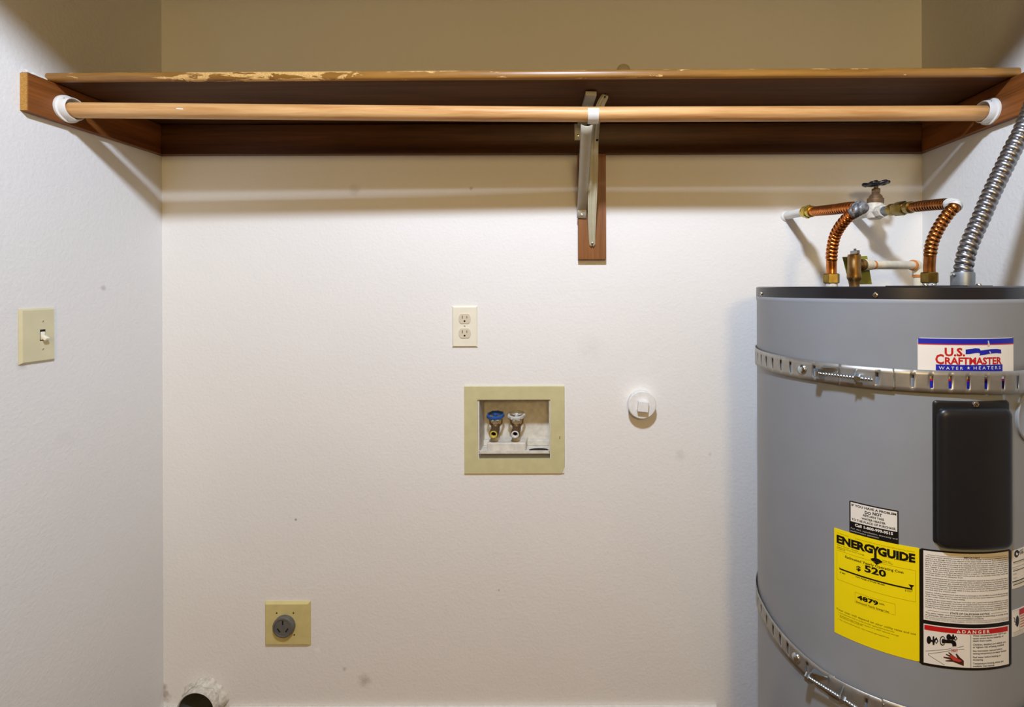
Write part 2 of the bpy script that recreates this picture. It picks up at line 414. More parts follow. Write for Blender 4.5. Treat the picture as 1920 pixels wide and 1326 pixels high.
ROD_Y, ROD_R = 1.09, 0.0170
rod = thing('closet_rod', (0, ROD_Y, 1.66), 'round light wood closet rod hung below the shelf', 'closet rod')
def rod_y(x): return ROD_Y + 0.030 * max(0.0, min(1.0, (x + 1.1) / 1.1)) ** 0.8
def rod_z(x): return ZC + (1.6592 + 0.0128 * max(0.0, min(1.0, (-x + 0.05) / 1.15)) ** 1.15 - ZC) * rod_y(x) / ROD_Y
MB().tube([(x, rod_y(x), rod_z(x)) for x in [WL + 0.022 + (WR - WL - 0.044) * i / 60 for i in range(61)]], ROD_R, 32).build('pole', 'rod', rod, 40)
fk = MB(); zc = rod_z(-0.875)
for (xa_, xb_) in ((-0.884, -0.869),):
    a0, a1 = 1.50, 1.72
    fk.add([Vector((x, rod_y(x) - (ROD_R + 0.0004) * math.sin(a), zc + (ROD_R + 0.0004) * math.cos(a))) for x, a in ((xa_, a0), (xb_, a0 + .06), (xb_, a1), (xa_, a1 - .06))], [(0, 1, 2, 3)])
fk.build('paint_fleck', 'lwhite', rod, tri_fix=False)['label'] = 'small white fleck'

def rod_socket(x, sgn, zc, label):
    ROD_Y = rod_y(x)
    o = thing('rod_socket', (x, ROD_Y, zc), label, 'rod socket', 'rod end sockets')
    m = MB(); m.ring([(0.030, 0), (0.0298, 0.004), (0.0262, 0.0055), (0.0246, 0.019), (0.0236, 0.0205), (0.0218, 0.0195), (0.0216, 0.002), (0.0175, 0.0015), (0.0175, 0.0)], (x, ROD_Y, zc), (sgn, 0, 0), 48)
    m.lathe([(0.0216, 0.0), (0.0216, 0.002)], (x, ROD_Y, zc), (sgn, 0, 0), 32)
    m.build('cup', 'white', o, 40)
    screw(o, (x + sgn * 0.012, ROD_Y - 0.0172, zc + 0.0178), (0, -0.7, 0.7), 0.0018, 0.0008, 'dark', False, 'screw_hole')
    return o
rod_socket(WL + 0.0155, 1, 1.6745, 'white plastic rod socket at the left end of the rod')
rod_socket(WR - 0.0155, -1, 1.6735, 'white plastic rod socket at the right end of the rod, above the grey conduit')

# bracket: channel arm, half-round strut, hook that cups the rod
br = thing('shelf_bracket', (0.03, 1.33, 1.47), 'grey metal shelf bracket whose hook holds the middle of the rod', 'bracket')
m = MB()
xa = 0.0265
arm0, arm1 = Vector((0.0255, 1.339, 1.713)), Vector((0.0440, 1.125, 1.716))
d = (arm1 - arm0).normalized(); sd = Vector((d.y, -d.x, 0)).normalized() * 0.0125; up = Vector((0, 0, 0.0095))
m.prism([arm0 - sd, arm0 + sd, arm0 + sd + up, arm0 - sd + up], arm1 - arm0)
m.build('arm', 'beige_metal', br)
m = MB(); tb = at(1084, 250, 1.339)
m.box(tb.x - 0.0105, tb.x + 0.012, 1.3370, 1.3405, tb.z - 0.020, 1.7225, bev=0.0012)
m.build('wall_tab', 'beige_metal', br); screw(br, (tb.x, 1.3370, tb.z - 0.006), (0, -1, 0), 0.0035)
# strut
def strap(path, width, mat, name, parent, bow=0.0, nseg=8, thick=0.002, across=Vector((1, 0, 0))):
    """flat or half-round strip following a path; width(i/n), bow = crown height"""
    n = len(path); P = [Vector(p) for p in path]; vs = []; fs = []
    for i, p in enumerate(P):
        t = (P[min(i + 1, n - 1)] - P[max(i - 1, 0)]).normalized(); ac = (across - t * across.dot(t)).normalized(); nr = t.cross(ac)
        if nr.y > 0: nr = -nr
        wd = width(i / (n - 1)) if callable(width) else width; bw = bow(i / (n - 1)) if callable(bow) else bow
        for k in range(nseg + 1):
            s = k / nseg * 2 - 1
            prof = bw * (1 - abs(s) ** 2.2) if name != 'brace_arm' else bw * (0.9 - 1.0 * math.exp(-(s / 0.28) ** 2) if abs(s) < 0.75 else 0.0)
            vs.append(p + ac * (s * wd / 2) + nr * prof)
    for i in range(n - 1):
        for k in range(nseg):
            a = i * (nseg + 1) + k; fs.append((a, a + 1, a + nseg + 2, a + nseg + 1))
    o = MB().add(vs, fs).build(name, mat, parent, 40)
    md = o.modifiers.new('solid', 'SOLIDIFY'); md.thickness = thick; md.offset = 0
    return o
sA = Vector((0.0252, 1.3375, 1.462)); sB = Vector((0.0335, 1.118, 1.646))
tip = [sA + Vector((0, 0, -0.001)), sA + Vector((0.001, -0.001, 0.022))]
pts = tip + [sA + Vector((0.001, -0.001, 0.022)) + (sB - sA - Vector((0.001, -0.001, 0.022))) * t for t in (0.08, 0.2, 0.35, 0.5, 0.65, 0.8, 0.92, 1.0)]
strap(pts, 0.0265, 'beige_metal', 'strut', br, lambda t: 0.0 if t < 0.15 else 0.007 * min(1, (t - 0.12) * 4), 10)
screw(br, sA + Vector((0.0, -0.0015, 0.008)), (0, -1, 0), 0.0036)
hk = []
HY = rod_y(0.047); rc = Vector((0.0475, HY, rod_z(0.045)))
for k in range(15):
    a = math.radians(-165 + 205 * k / 14)                            # from behind the rod, under it, up its front
    hk.append(rc + Vector((0, -math.sin(a + PI / 2) * 0 , 0)) + Vector((0.001 * k / 14, 0, 0)) + Vector((0, -math.cos(math.radians(-195 + 215 * k / 14) ) * 0.0192, math.sin(math.radians(-195 + 215 * k / 14)) * 0.0192)))
m = MB(); n = len(hk); vs = []
for p in hk:
    o2 = (p - Vector((p.x, HY, rc.z))).normalized() * 0.0022
    vs += [p + Vector((-0.0125, 0, 0)), p + Vector((0.0125, 0, 0)), p + o2 + Vector((0.0125, 0, 0)), p + o2 + Vector((-0.0125, 0, 0))]
fs = [(0, 1, 2, 3), tuple(4 * (n - 1) + q for q in (3, 2, 1, 0))]
for i in range(n - 1):
    for k in range(4): fs.append((4 * i + k, 4 * i + (k + 1) % 4, 4 * i + 4 + (k + 1) % 4, 4 * i + 4 + k))
m.add(vs, fs).build('rod_hook', 'white', br, 40)
b0, b1 = Vector((0.0533, 1.3385, 1.383)), Vector((0.0775, 1.150, 1.7195))
bc = thing('shelf_brace', tuple(b0), 'slim cream steel brace with a groove, right of the shelf bracket', 'brace')
bpts = [at(1110.5, 462, 1.3388), at(1110.5, 458, 1.3370), at(1110, 445, 1.3300), at(1110, 415, 1.3130), at(1110.5, 380, 1.2960), at(1112, 340, 1.2740), at(1113, 300, 1.2520), at(1113.5, 262, 1.2290), at(1116, 232, 1.2000), at(1121, 210, 1.1780), at(1128, 192, 1.1620), at(1134, 181, 1.1510), at(1136, 177.5, 1.1480)]
bwd = [0.0120, 0.0165, 0.0180, 0.0215, 0.0240, 0.0245, 0.0240, 0.0235, 0.0225, 0.0210, 0.0195, 0.0180, 0.0130]
strap(bpts, lambda s: bwd[int(round(s * 12))], 'cream_metal', 'brace_arm', bc, lambda s: 0.004, 16, 0.0015)
screw(bc, bpts[1] + Vector((0, -0.003, 0.001)), (0, -1, -0.5), 0.0042)
screw(bc, bpts[7] + Vector((0.008, -0.004, -0.002)), (0, -1, -0.5), 0.0032, 0.001, 'dark', False, 'rivet_hole')
screw(bc, bpts[11] + Vector((0, -0.002, -0.0015)), (0, -1, -0.5), 0.0022, 0.001, 'dark', False, 'screw_hole')

# ------------------------------------------------------------------ plates on the walls
def plate_back(x0, x1, z0, z1, t, bev, mat, parent, name='plate'):
    """wall plate on the back wall with sloping edges"""
    m = MB(); b = bev
    vs = [(x0, WB, z0), (x1, WB, z0), (x1, WB, z1), (x0, WB, z1), (x0, WB - t * .35, z0), (x1, WB - t * .35, z0), (x1, WB - t * .35, z1), (x0, WB - t * .35, z1),
          (x0 + b, WB - t, z0 + b), (x1 - b, WB - t, z0 + b), (x1 - b, WB - t, z1 - b), (x0 + b, WB - t, z1 - b)]
    fs = [(0, 1, 2, 3), (8, 9, 10, 11)] + [(i, (i + 1) % 4, 4 + (i + 1) % 4, 4 + i) for i in range(4)] + [(4 + i, 4 + (i + 1) % 4, 8 + (i + 1) % 4, 8 + i) for i in range(4)]
    return m.add(vs, fs).build(name, mat, parent)

ou = thing('wall_outlet', (-0.303, WB, 1.161), 'ivory duplex wall outlet above the recessed washer box', 'outlet')
plate_back(-0.3387, -0.2671, 1.1030, 1.2186, 0.006, 0.004, 'ivory', ou)
for zc in (1.1835, 1.1430):
    cx = -0.3025; yf = WB - 0.0078; m = MB(); pl = []
    for k in range(40):
        a = 2 * PI * k / 40; pl.append((cx + 0.0172 * math.cos(a), max(-0.0135, min(0.0135, 0.0172 * math.sin(a))) + zc))
    m.prism([(x, yf, z) for x, z in pl], (0, 0.003, 0)); rcp = m.build('receptacle', 'ivory2', ou, 30)
    for nm, (sx, sz, wx, wz) in (('slot', (-0.0062, 0.004, 0.0018, 0.0085)), ('slot', (0.0062, 0.004, 0.0016, 0.0068))):
        MB().box(cx + sx - wx / 2, cx + sx + wx / 2, yf - 0.0002, yf + 0.001, zc + sz - wz / 2, zc + sz + wz / 2).build(nm, 'dark', rcp)
    MB().lathe([(0.0026, 0), (0.0026, 0.001)], (cx, yf + 0.0008, zc - 0.0068), (0, -1, 0), 16).build('ground_hole', 'dark', rcp)
screw(ou, (-0.3025, WB - 0.006, 1.1632), (0, -1, 0), 0.003, 0.001, 'ivory2', True)

SX = WL
sw = thing('light_switch', (WL, 1.04, 1.17), 'almond toggle light switch on the left wall', 'light switch')
y0, y1, z0, z1 = 1.006, 1.0745, 1.1125, 1.2285; t = 0.006; b = 0.0035
vs = []
for (x, i) in ((WL, 0), (WL + t * .35, 0), (WL + t, b)): vs += [(x, y0 + i, z0 + i), (x, y1 - i, z0 + i), (x, y1 - i, z1 - i), (x, y0 + i, z1 - i)]
MB().add(vs, [(0, 1, 2, 3), (8, 9, 10, 11)] + [(i, (i + 1) % 4, 4 + (i + 1) % 4, 4 + i) for i in range(4)] + [(4 + i, 4 + (i + 1) % 4, 8 + (i + 1) % 4, 8 + i) for i in range(4)]).build('plate', 'almond', sw)
yc = 1.0475; zc = 1.1705
MB().box(WL + 0.0058, WL + 0.0063, yc - 0.0052, yc + 0.0052, zc - 0.012, zc + 0.012).build('toggle_slot', 'dark', sw)
tg = MB(); tg.box(WL + 0.003, WL + 0.0075, yc - 0.0046, yc + 0.0046, zc - 0.0105, zc + 0.0075, bev=0.0015)
xf = Matrix.Translation((WL + 0.006, yc, zc - 0.003)) @ Matrix.Rotation(math.radians(32), 4, 'Y')
tg.box(0, 0.0125, -0.0042, 0.0042, -0.0035, 0.0035, bev=0.0012, xf=xf); tg.build('toggle', 'ivory', sw, 40)
for zz in (zc + 0.030, zc - 0.030): screw(sw, (WL + 0.006, yc, zz), (1, 0, 0), 0.0028, 0.001, 'almond', True)

# recessed washer box
bx = thing('washer_box', (-0.165, WB, 0.87), 'recessed white washer box with a tan frame and two small valves', 'washer box')
m = MB(); X0, X1, Z0, Z1 = -0.3064, -0.0240, 0.7488, 0.9938; A0, A1, B0, B1 = -0.2676, -0.0643, 0.7909, 0.9563; ch = 0.0085
for yy in (WB - 0.0055, WB - 0.0002):
    e_ = 0.0012 if yy < WB - 0.001 else 0.0
    m.v += [(X0 + e_, yy, Z0 + e_), (X1 - ch, yy, Z0 + e_), (X1 - e_, yy, Z0 + 0.018), (X1 - e_, yy, Z1 - e_), (X0 + e_, yy, Z1 - e_), (A0, yy, B0), (A1, yy, B0), (A1, yy, B1), (A0, yy, B1)]
q = [(0, 1, 6, 5), (1, 2, 6), (2, 3, 7, 6), (3, 4, 8, 7), (4, 0, 5, 8)]
fs = q + [tuple(i + 9 for i in reversed(f)) for f in q] + [(i, (i + 1) % 5, 9 + (i + 1) % 5, 9 + i) for i in range(5)] + [(5 + i, 5 + (i + 1) % 4, 14 + (i + 1) % 4, 14 + i) for i in range(4)]
m.f = fs; m.mi = [0] * len(fs); m.mats = ['tan']; m.build('frame', 'tan', bx)
fb = MB(); fb.add([(X1 - ch, WB - 0.004, Z0 + 0.001), (X1 - 0.001, WB - 0.004, Z0 + 0.001), (X1 - 0.001, WB - 0.004, Z0 + 0.017)], [(0, 1, 2)]); fb.build('broken_corner', 'paint', bx)
m = MB(); bx0, bx1, bz0, bz1, by1 = -0.2655, -0.0660, 0.8035, 0.9565, 1.438; th = 0.0022
fl = 0.8065
m.box(bx0, bx1, WB + 0.002, by1, bz0, fl); m.box(bx0, bx1, WB - 0.001, WB + 0.003, bz0, 0.8118, bev=0.0008); m.box(bx0, bx0 + th, WB - 0.001, by1, fl, bz1); m.box(bx1 - th, bx1, WB - 0.001, by1, fl, bz1)
m.box(bx0 + th, bx1 - th, WB - 0.001, by1, bz1 - th, bz1); m.box(bx0, bx1, by1, by1 + th, bz0, bz1)
m.box(-0.135, bx1 - th, 1.419, by1, fl, fl + 0.016, bev=0.002); m.box(bx0 + th, -0.246, 1.419, by1, fl, fl + 0.016, bev=0.002)
m.build('shell', 'boxw', bx)
m = MB(); m.box(-0.2445, -0.1345, 1.372, 1.432, fl, 0.8300, bev=0.003); m.build('manifold_block', 'boxw', bx)
MB().prism([(-0.0985 + 0.028 * math.cos(2 * PI * k / 36), 1.380 + 0.0155 * math.sin(2 * PI * k / 36), fl + 0.0001) for k in range(36)], (0, 0, 0.0006)).build('drain_hole', 'dark', bx)
MB().tube([at(1049.6, 818 + i, WB - 0.0057) + Vector((0.0004 * math.sin(i), 0, 0)) for i in range(6)], 0.0008, 6).build('scuff_mark', 'dark', bx)

def washer_valve(xc, hmat, label, ringmat):
    yv = 1.398; o = thing('washer_valve', (xc, yv, 0.8300), label, 'valve', 'washer hose valves')
    z = 0.8300
    m = MB(); m.lathe([(0.0105, 0), (0.0115, 0.002), (0.011, 0.014), (0.0095, 0.017)], (xc, yv, z), (0, 0, 1), 20); m.build('pipe_collar', 'chippaint', o, 40)
    m = MB(); m.lathe([(0.0085, 0.016), (0.0095, 0.022), (0.0115, 0.028), (0.0125, 0.037), (0.0105, 0.044), (0.0085, 0.048)], (xc, yv, z), (0, 0, 1), 20)
    m.build('body', 'browncast', o, 40)
    m = MB(); m.ring([(0.0126, 0.002), (0.0126, 0.034), (0.0118, 0.036), (0.0085, 0.036), (0.0080, 0.034), (0.0080, 0.002)], (xc, yv, z + 0.031), (0, -1, -0.12), 28); sp = m.build('spout', 'browncast', o, 40)
    m = MB(); m.ring([(0.0108, 0.0350), (0.0108, 0.0368), (0.0078, 0.0372), (0.0060, 0.030)], (xc, yv, z + 0.031), (0, -1, -0.12), 28); m.build('washer_ring', ringmat, sp, 40)
    m = MB(); m.lathe([(0.0072, 0.012), (0.0072, 0.020)], (xc, yv, z + 0.031), (0, -1, -0.12), 20); m.build('bore', 'dark', sp)
    m = MB(); m.lathe([(0.0095, 0.047), (0.0112, 0.049), (0.0112, 0.055), (0.008, 0.058)], (xc, yv, z), (0, 0, 1), 6); m.lathe([(0.0062, 0.056), (0.0062, 0.0655), (0.003, 0.066), (0.003, 0.074)], (xc, yv, z), (0, 0, 1), 16)
    m.build('bonnet', 'chippaint', o, 30)
    m = MB(); hz = z + 0.071; ax = (0, -0.18, 1)
    m.ring([(0.0238 , -0.003), (0.0245, 0), (0.0238, 0.004), (0.0200, 0.005), (0.0190, 0.001), (0.0200, -0.003)], (xc, yv, hz), ax, 36)
    for k in range(9):
        a = 2 * PI * k / 9; m.lathe([(0.0028, -0.0035), (0.0038, 0), (0.0028, 0.0045)], (xc + 0.0225 * math.cos(a), yv + 0.0225 * math.sin(a), hz + 0.0225 * math.sin(a) * 0.18), ax, 8)
    for k in range(3):
        a = 2 * PI * k / 3 + .5; c_, s_ = math.cos(a), math.sin(a); m.tube([(xc + r * c_, yv + r * s_, hz + 0.001 + r * s_ * .18) for r in (0.002, 0.01, 0.021)], 0.0028, 8)
    m.lathe([(0.0055, -0.002), (0.0055, 0.005), (0.003, 0.007)], (xc, yv, hz), ax, 12)
    m.build('handwheel', hmat, o, 40)
    m = MB()
    for sx in (-1, 1): m.prism([(xc + sx * 0.009, yv + 0.004, z + 0.034), (xc + sx * 0.0185, yv + 0.006, z + 0.045), (xc + sx * 0.0195, yv + 0.006, z + 0.058), (xc + sx * 0.0165, yv + 0.006, z + 0.058), (xc + sx * 0.0150, yv + 0.006, z + 0.047), (xc + sx * 0.007, yv + 0.004, z + 0.040)], (0, 0.006, 0))
    m.build('wing_lug', 'bronze', o)
    return o
washer_valve(at(929, 800, 1.398).x, 'blue', 'small washer valve with a blue handwheel, left in the recessed box', 'yellow_ring')
washer_valve(at(968.5, 800, 1.398).x, 'ptape', 'small washer valve with a white-painted handwheel, right in the recessed box', 'white')

# cleanout cap
cp = thing('cleanout_cap', (0.1896, WB, 0.9467), 'round white cleanout cap with a square lug on the back wall', 'cleanout cap')
m = MB(); m.lathe([(0.0365, 0), (0.0365, 0.025), (0.0385, 0.026), (0.0388, 0.031), (0.0365, 0.0332), (0.033, 0.0335), (0, 0.0337)], (0.1896, WB, 0.9467), (0, -1, 0), 56); m.build('disc', 'paint', cp, 35)
xf = Matrix.Translation((0.1905, WB - 0.033, 0.9455)) @ Matrix.Rotation(math.radians(6), 4, 'Y')
m = MB(); m.box(-0.0145, 0.0145, -0.016, 0.001, -0.0145, 0.0145, bev=0.0018, xf=xf); m.build('square_lug', 'paint', cp)

# dryer outlet
dr = thing('dryer_outlet', (-0.802, WB, 0.33), 'square tan dryer outlet low on the back wall, round grey socket', 'outlet')
plate_back(-0.8654, -0.7384, 0.2702, 0.3919, 0.008, 0.005, 'tan2', dr)
m = MB(); c = Vector((-0.8065, WB - 0.008, 0.3290)); m.lathe([(0.0295, 0), (0.0295, 0.009), (0.0275, 0.012), (0.0235, 0.0125), (0.0228, 0.0105), (0, 0.0105)], c, (0, -1, 0), 48); rc_ = m.build('receptacle', 'greyrec', dr, 35)
for (dx, dz, ang, L) in ((0, 0.0135, 0, 0.0115), (-0.0115, -0.007, 35, 0.0125), (0.0115, -0.007, -35, 0.0125)):
    xf = Matrix.Translation((c.x + dx, c.y - 0.0106, c.z + dz)) @ Matrix.Rotation(math.radians(-ang), 4, 'Y')
    MB().box(-0.0019, 0.0019, -0.0002, 0.001, -L / 2, L / 2, xf=xf).build('slot', 'dark', rc_)
for dx, dz in ((-0.023, 0.034), (0.024, 0.034), (0.026, -0.027)): screw(dr, (c.x + dx, WB - 0.008, c.z + dz), (0, -1, 0), 0.0024, 0.0008, 'browncast')

# dryer vent
vn = thing('dryer_vent', (VX, WB, VZ), 'round white-painted dryer vent pipe with a dark mouth near the floor', 'vent')
m = MB(); m.ring([(0.0530, -0.13), (0.0525, 0.034), (0.0500, 0.0355), (0.0485, 0.034), (0.0485, -0.13)], (VX, WB, VZ), (0, -1, 0), 56, 'chippaint')
m.build('pipe', 'chippaint', vn, 40)
m = MB(); m.ring([(0.0483, -0.128), (0.0483, 0.0325), (0.0476, 0.0325), (0.0476, -0.128)], (VX, WB, VZ), (0, -1, 0), 48); m.lathe([(0.0476, -0.126), (0.0476, -0.128)], (VX, WB, VZ), (0, -1, 0), 40); m.build('liner', 'duct', vn, 40)
m = MB(); vs = []; nn = 72
for k in range(nn):
    a = 2 * PI * k / nn; j = 0.0026 * math.sin(5 * a + 1) + 0.0018 * math.sin(11 * a) + 0.0012 * math.sin(17 * a + 2)
    ca, sa = math.cos(a), math.sin(a)
    for r, y in ((0.0532, WB - 0.015 - j), (0.0565 + j * .4, WB - 0.011), (0.0605 + j, WB - 0.0045), (0.0635 + j * 1.4, WB - 0.0002)): vs.append((VX + r * ca, y, VZ + r * sa))
fs = [(4 * k + q, 4 * ((k + 1) % nn) + q, 4 * ((k + 1) % nn) + q + 1, 4 * k + q + 1) for k in range(nn) for q in range(3)]
nn_keep = [f for f in fs]
m.add([(x, y, max(z, 0.101) if abs(x - VX) > 0.054 else z) for x, y, z in vs], nn_keep).build('sealant_collar', 'chippaint', vn, 60)['label'] = 'lumpy white sealant around the pipe'

# stub on the wall over the shelf
wp = at(1169, 128, WB); m = MB(); m.lathe([(0.020, 0), (0.0195, 0.004), (0.016, 0.007), (0.009, 0.0085), (0, 0.009)], (wp.x, WB, wp.z - 0.0085), (0, -1, 0), 24)
tag(m.build('wall_stub', plain('dull_stub_paint', (196, 186, 164), 0.6), None, 40), 'small dull round stub on the wall just above the shelf edge', 'stub')

# ------------------------------------------------------------------ water heater
wh = thing('water_heater', (TX, TY, 0), 'large grey cylindrical water heater with yellow and white stickers', 'water heater')
N = 288
m = MB(); m.lathe([(TR, 0.02), (TR, 1.2375), (TR + 0.0012, 1.2405), (TR + 0.0016, 1.246), (TR + 0.0008, 1.2492), (TR - 0.012, 1.2492)], (TX, TY, 0), (0, 0, 1), N, up=(0, -1, 0)); m.build('jacket', 'gray', wh, 40)
m = MB(); m.lathe([(TR - 0.004, 0.0), (TR - 0.004, 0.022)], (TX, TY, 0), (0, 0, 1), 96); m.build('base_ring', 'lid', wh, 40)
m = MB(); m.lathe([(TR + 0.0006, 1.2480), (TR + 0.0014, 1.2484), (TR + 0.0012, 1.2675), (TR - 0.0008, 1.2695), (TR - 0.004, 1.2702), (TR - 0.02, 1.2696), (0, 1.2696)], (TX, TY, 0), (0, 0, 1), N); lid = m.build('lid', 'lid', wh, 40)
for k in range(6):
    th_ = -0.5727 - 1.0595 + k * 2 * PI / 6
    p = W(th_ * TR, 1.2552, TR + 0.0012); screw(lid, p, (math.sin(th_), -math.cos(th_), 0), 0.0046, 0.003, ang=0.4 + k)
pc = Vector((0.700, 0.925, 1.2698))
m = MB(); xf = Matrix.Translation(pc) @ Matrix.Rotation(math.radians(38), 4, 'Z'); m.box(-0.085, 0.085, -0.062, 0.062, 0, 0.0016, xf=xf); tp = m.build('top_plate', 'lid', wh)
for ux, uy in ((-0.078, 0.0), (0.078, 0.03), (0.02, -0.055)): screw(tp, xf @ Vector((ux, uy, 0.0016)), (0, 0, 1), 0.005, 0.0036)

# access panel: rounded cover wrapped on the jacket
def wrapped_box(u0, u1, z0, z1, h, name, mat, parent, rad=0.010, r0=TR, n_u=28, n_z=36, edge=0.010, flatness=0.0):
    """dome with a rounded rim over a (u,z) rectangle; h = height over radius r0"""
    vs, fs = [], []
    for j in range(n_z + 1):
        for i in range(n_u + 1):
            fu, fz = i / n_u, j / n_z
            eu = 0.5 - 0.5 * math.cos(PI * fu); ez = 0.5 - 0.5 * math.cos(PI * fz)
            u = u0 + (u1 - u0) * eu; z = z0 + (z1 - z0) * ez
            cu = max(u0 + rad, min(u1 - rad, u)); cz_ = max(z0 + rad, min(z1 - rad, z)); dd = math.hypot(u - cu, z - cz_)
            if dd > rad: u = cu + (u - cu) * rad / dd; z = cz_ + (z - cz_) * rad / dd; dd = rad
            inner = rad - dd if dd > 0 else min(u - u0, u1 - u, z - z0, z1 - z)
            s = max(0.0, min(1.0, inner / edge)); hh_ = h * math.sqrt(max(0, 1 - (1 - s) ** 2.6))
            vs.append(W(u, z, r0 + hh_))
    for j in range(n_z):
        for i in range(n_u):
            a = j * (n_u + 1) + i; fs.append((a, a + 1, a + n_u + 2, a + n_u + 1))
    return MB().add(vs, fs).build(name, mat, parent, 50)
pu0, pu1 = cyl(1748, 755)[0], cyl(1889.5, 755)[0]; pz1 = 1.0802
pan = wrapped_box(pu0, pu1, 0.842, pz1, 0.003, 'access_panel', 'panel', wh, 0.006, TR + 0.0002, edge=0.0015)
wrapped_box(pu0 + 0.003, pu1 - 0.0005, 0.8360, cyl(1800, 764)[1], 0.0105, 'raised_cover', 'panel', pan, 0.016, TR + 0.0024, 44, 60, edge=0.016)
uu, zz = cyl(1825.5, 757); screw(pan, W(uu, zz, TR + 0.003), (math.sin(uu / TR), -math.cos(uu / TR), 0), 0.0052, 0.0035)

# round cover at the right
def disc_on(uc, zc, r, h, name, mat, n=48, r0=TR):
    vs = []; fs = []; prof = [(r, 0.0), (r, h * .7), (r * .965, h), (r * .93, h * .8), (r * 0.5, h * .8), (0.001, h * .8)]
    for (q, hh_) in prof:
        for k in range(n):
            a = 2 * PI * k / n; vs.append(W(uc + q * math.cos(a), zc + q * math.sin(a), r0 + hh_))
    for i in range(len(prof) - 1):
        for k in range(n): fs.append((i * n + k, i * n + (k + 1) % n, (i + 1) * n + (k + 1) % n, (i + 1) * n + k))
    return MB().add(vs, fs).build(name, mat, wh, 30)
disc_on(0.0819 + 0.048, 1.0490, 0.048, 0.005, 'round_cover', 'gray')

# ---- stickers
class Print:
    """flat print collected per colour, wrapped on the jacket at a small height"""
    def __init__(s): s.d = {}
    def _mb(s, mat): return s.d.setdefault(mat, MB())
    def rect(s, u0, u1, z0, z1, mat, h, n=None):
        n = n or max(1, int(abs(u1 - u0) / 0.004)); vs = []
        for i in range(n + 1):
            u = u0 + (u1 - u0) * i / n; vs += [W(u, z0, TR + h), W(u, z1, TR + h)]
        s._mb(mat).add(vs, [(2 * i, 2 * i + 2, 2 * i + 3, 2 * i + 1) for i in range(n)])
    def poly(s, uz, mat, h):
        bm = bmesh.new(); vs = [bm.verts.new((u, z, 0)) for u, z in uz]; bmesh.ops.triangulate(bm, faces=[bm.faces.new(vs)])
        u = (math.floor(min(q[0] for q in uz) / 0.005) + 1) * 0.005
        while u < max(q[0] for q in uz):                               # cut into narrow strips so that the print follows the round jacket
            bmesh.ops.bisect_plane(bm, geom=bm.verts[:] + bm.edges[:] + bm.faces[:], plane_co=(u, 0, 0), plane_no=(1, 0, 0)); u += 0.005
        bm.verts.index_update()
        s._mb(mat).add([W(v.co.x, v.co.y, TR + h) for v in bm.verts], [tuple(v.index for v in f.verts) for f in bm.faces]); bm.free()
    def line(s, a, b, wd, mat, h):
        n = max(1, int(math.hypot(b[0] - a[0], b[1] - a[1]) / 0.004)); dx, dz = b[0] - a[0], b[1] - a[1]; L = math.hypot(dx, dz); nx_, nz_ = -dz / L * wd / 2, dx / L * wd / 2; vs = []
        for i in range(n + 1):
            u = a[0] + dx * i / n; z = a[1] + dz * i / n; vs += [W(u + nx_, z + nz_, TR + h), W(u - nx_, z - nz_, TR + h)]
        s._mb(mat).add(vs, [(2 * i, 2 * i + 2, 2 * i + 3, 2 * i + 1) for i in range(n)])
    def text(s, body, u0, z0, cap, mat, h, u1=None, bold=0.0, align='L'):
        V, T, w_ = glyphs(body, bold); sc = cap / 0.729; sx = (u1 - u0) / w_ if u1 is not None else sc
        s._mb(mat).add([W(u0 + x * sx, z0 + y * sc, TR + h) for x, y in V], T)
    def build(s, parent, names):
        for mat, mb in s.d.items():
            o = mb.build(names.get(mat, 'print'), mat, parent, tri_fix=False)
            if 'black_lettering' in o.name: o['kind'] = 'stuff'               # hundreds of printed characters

_gl = {}
def glyphs(body, bold=0.0):
    k = (body, bold)
    if k in _gl: return _gl[k]
    c = bpy.data.curves.new('t', 'FONT'); c.body = body; c.size = 1.0; c.resolution_u = 2; c.fill_mode = 'FRONT'; c.dimensions = '2D'; c.offset = bold
    o = bpy.data.objects.new('t', c); COL.objects.link(o); dg = bpy.context.evaluated_depsgraph_get(); oe = o.evaluated_get(dg); me = oe.to_mesh()
    V = [(v.co.x, v.co.y) for v in me.vertices]; T = [tuple(reversed(p.vertices)) if p.normal.z < 0 else tuple(p.vertices) for p in me.polygons]
    oe.to_mesh_clear(); bpy.data.objects.remove(o); bpy.data.curves.remove(c)
    x0 = min(v[0] for v in V); x1 = max(v[0] for v in V); V = [(x - x0, y) for x, y in V]
    _gl[k] = (V, T, x1 - x0); return _gl[k]

def rounded(u0, u1, z0, z1, r, n=6):
    out = []
    for cx_, cz_, a0 in ((u1 - r, z1 - r, 0), (u0 + r, z1 - r, 90), (u0 + r, z0 + r, 180), (u1 - r, z0 + r, 270)):
        for k in range(n + 1): a = math.radians(a0 + 90 * k / n); out.append((cx_ + r * math.cos(a), cz_ + r * math.sin(a)))
    return out
def label_base(name, u0, u1, z0, z1, mat, h, label, r=0.002):
    """thin rounded sticker following the jacket"""
    n = max(4, int((u1 - u0) / 0.004)); vs = []; fs = []
    for i in range(n + 1):
        u = u0 + (u1 - u0) * i / n; e_ = min(u - u0, u1 - u); ins = 0 if e_ >= r else r - math.sqrt(max(0, r * r - (r - e_) ** 2))
        vs += [W(u, z0 + ins, TR + h), W(u, z1 - ins, TR + h), W(u, z0 + ins, TR + 0.0001), W(u, z1 - ins, TR + 0.0001)]
    for i in range(n):
        a = 4 * i; fs += [(a, a + 4, a + 5, a + 1), (a + 1, a + 5, a + 7, a + 3), (a + 4, a, a + 2, a + 6)]
    fs += [(0, 1, 3, 2), (4 * n + 1, 4 * n, 4 * n + 2, 4 * n + 3)]
    o = MB().add(vs, fs).build(name, mat, wh, tri_fix=False); o['label'] = label; return o

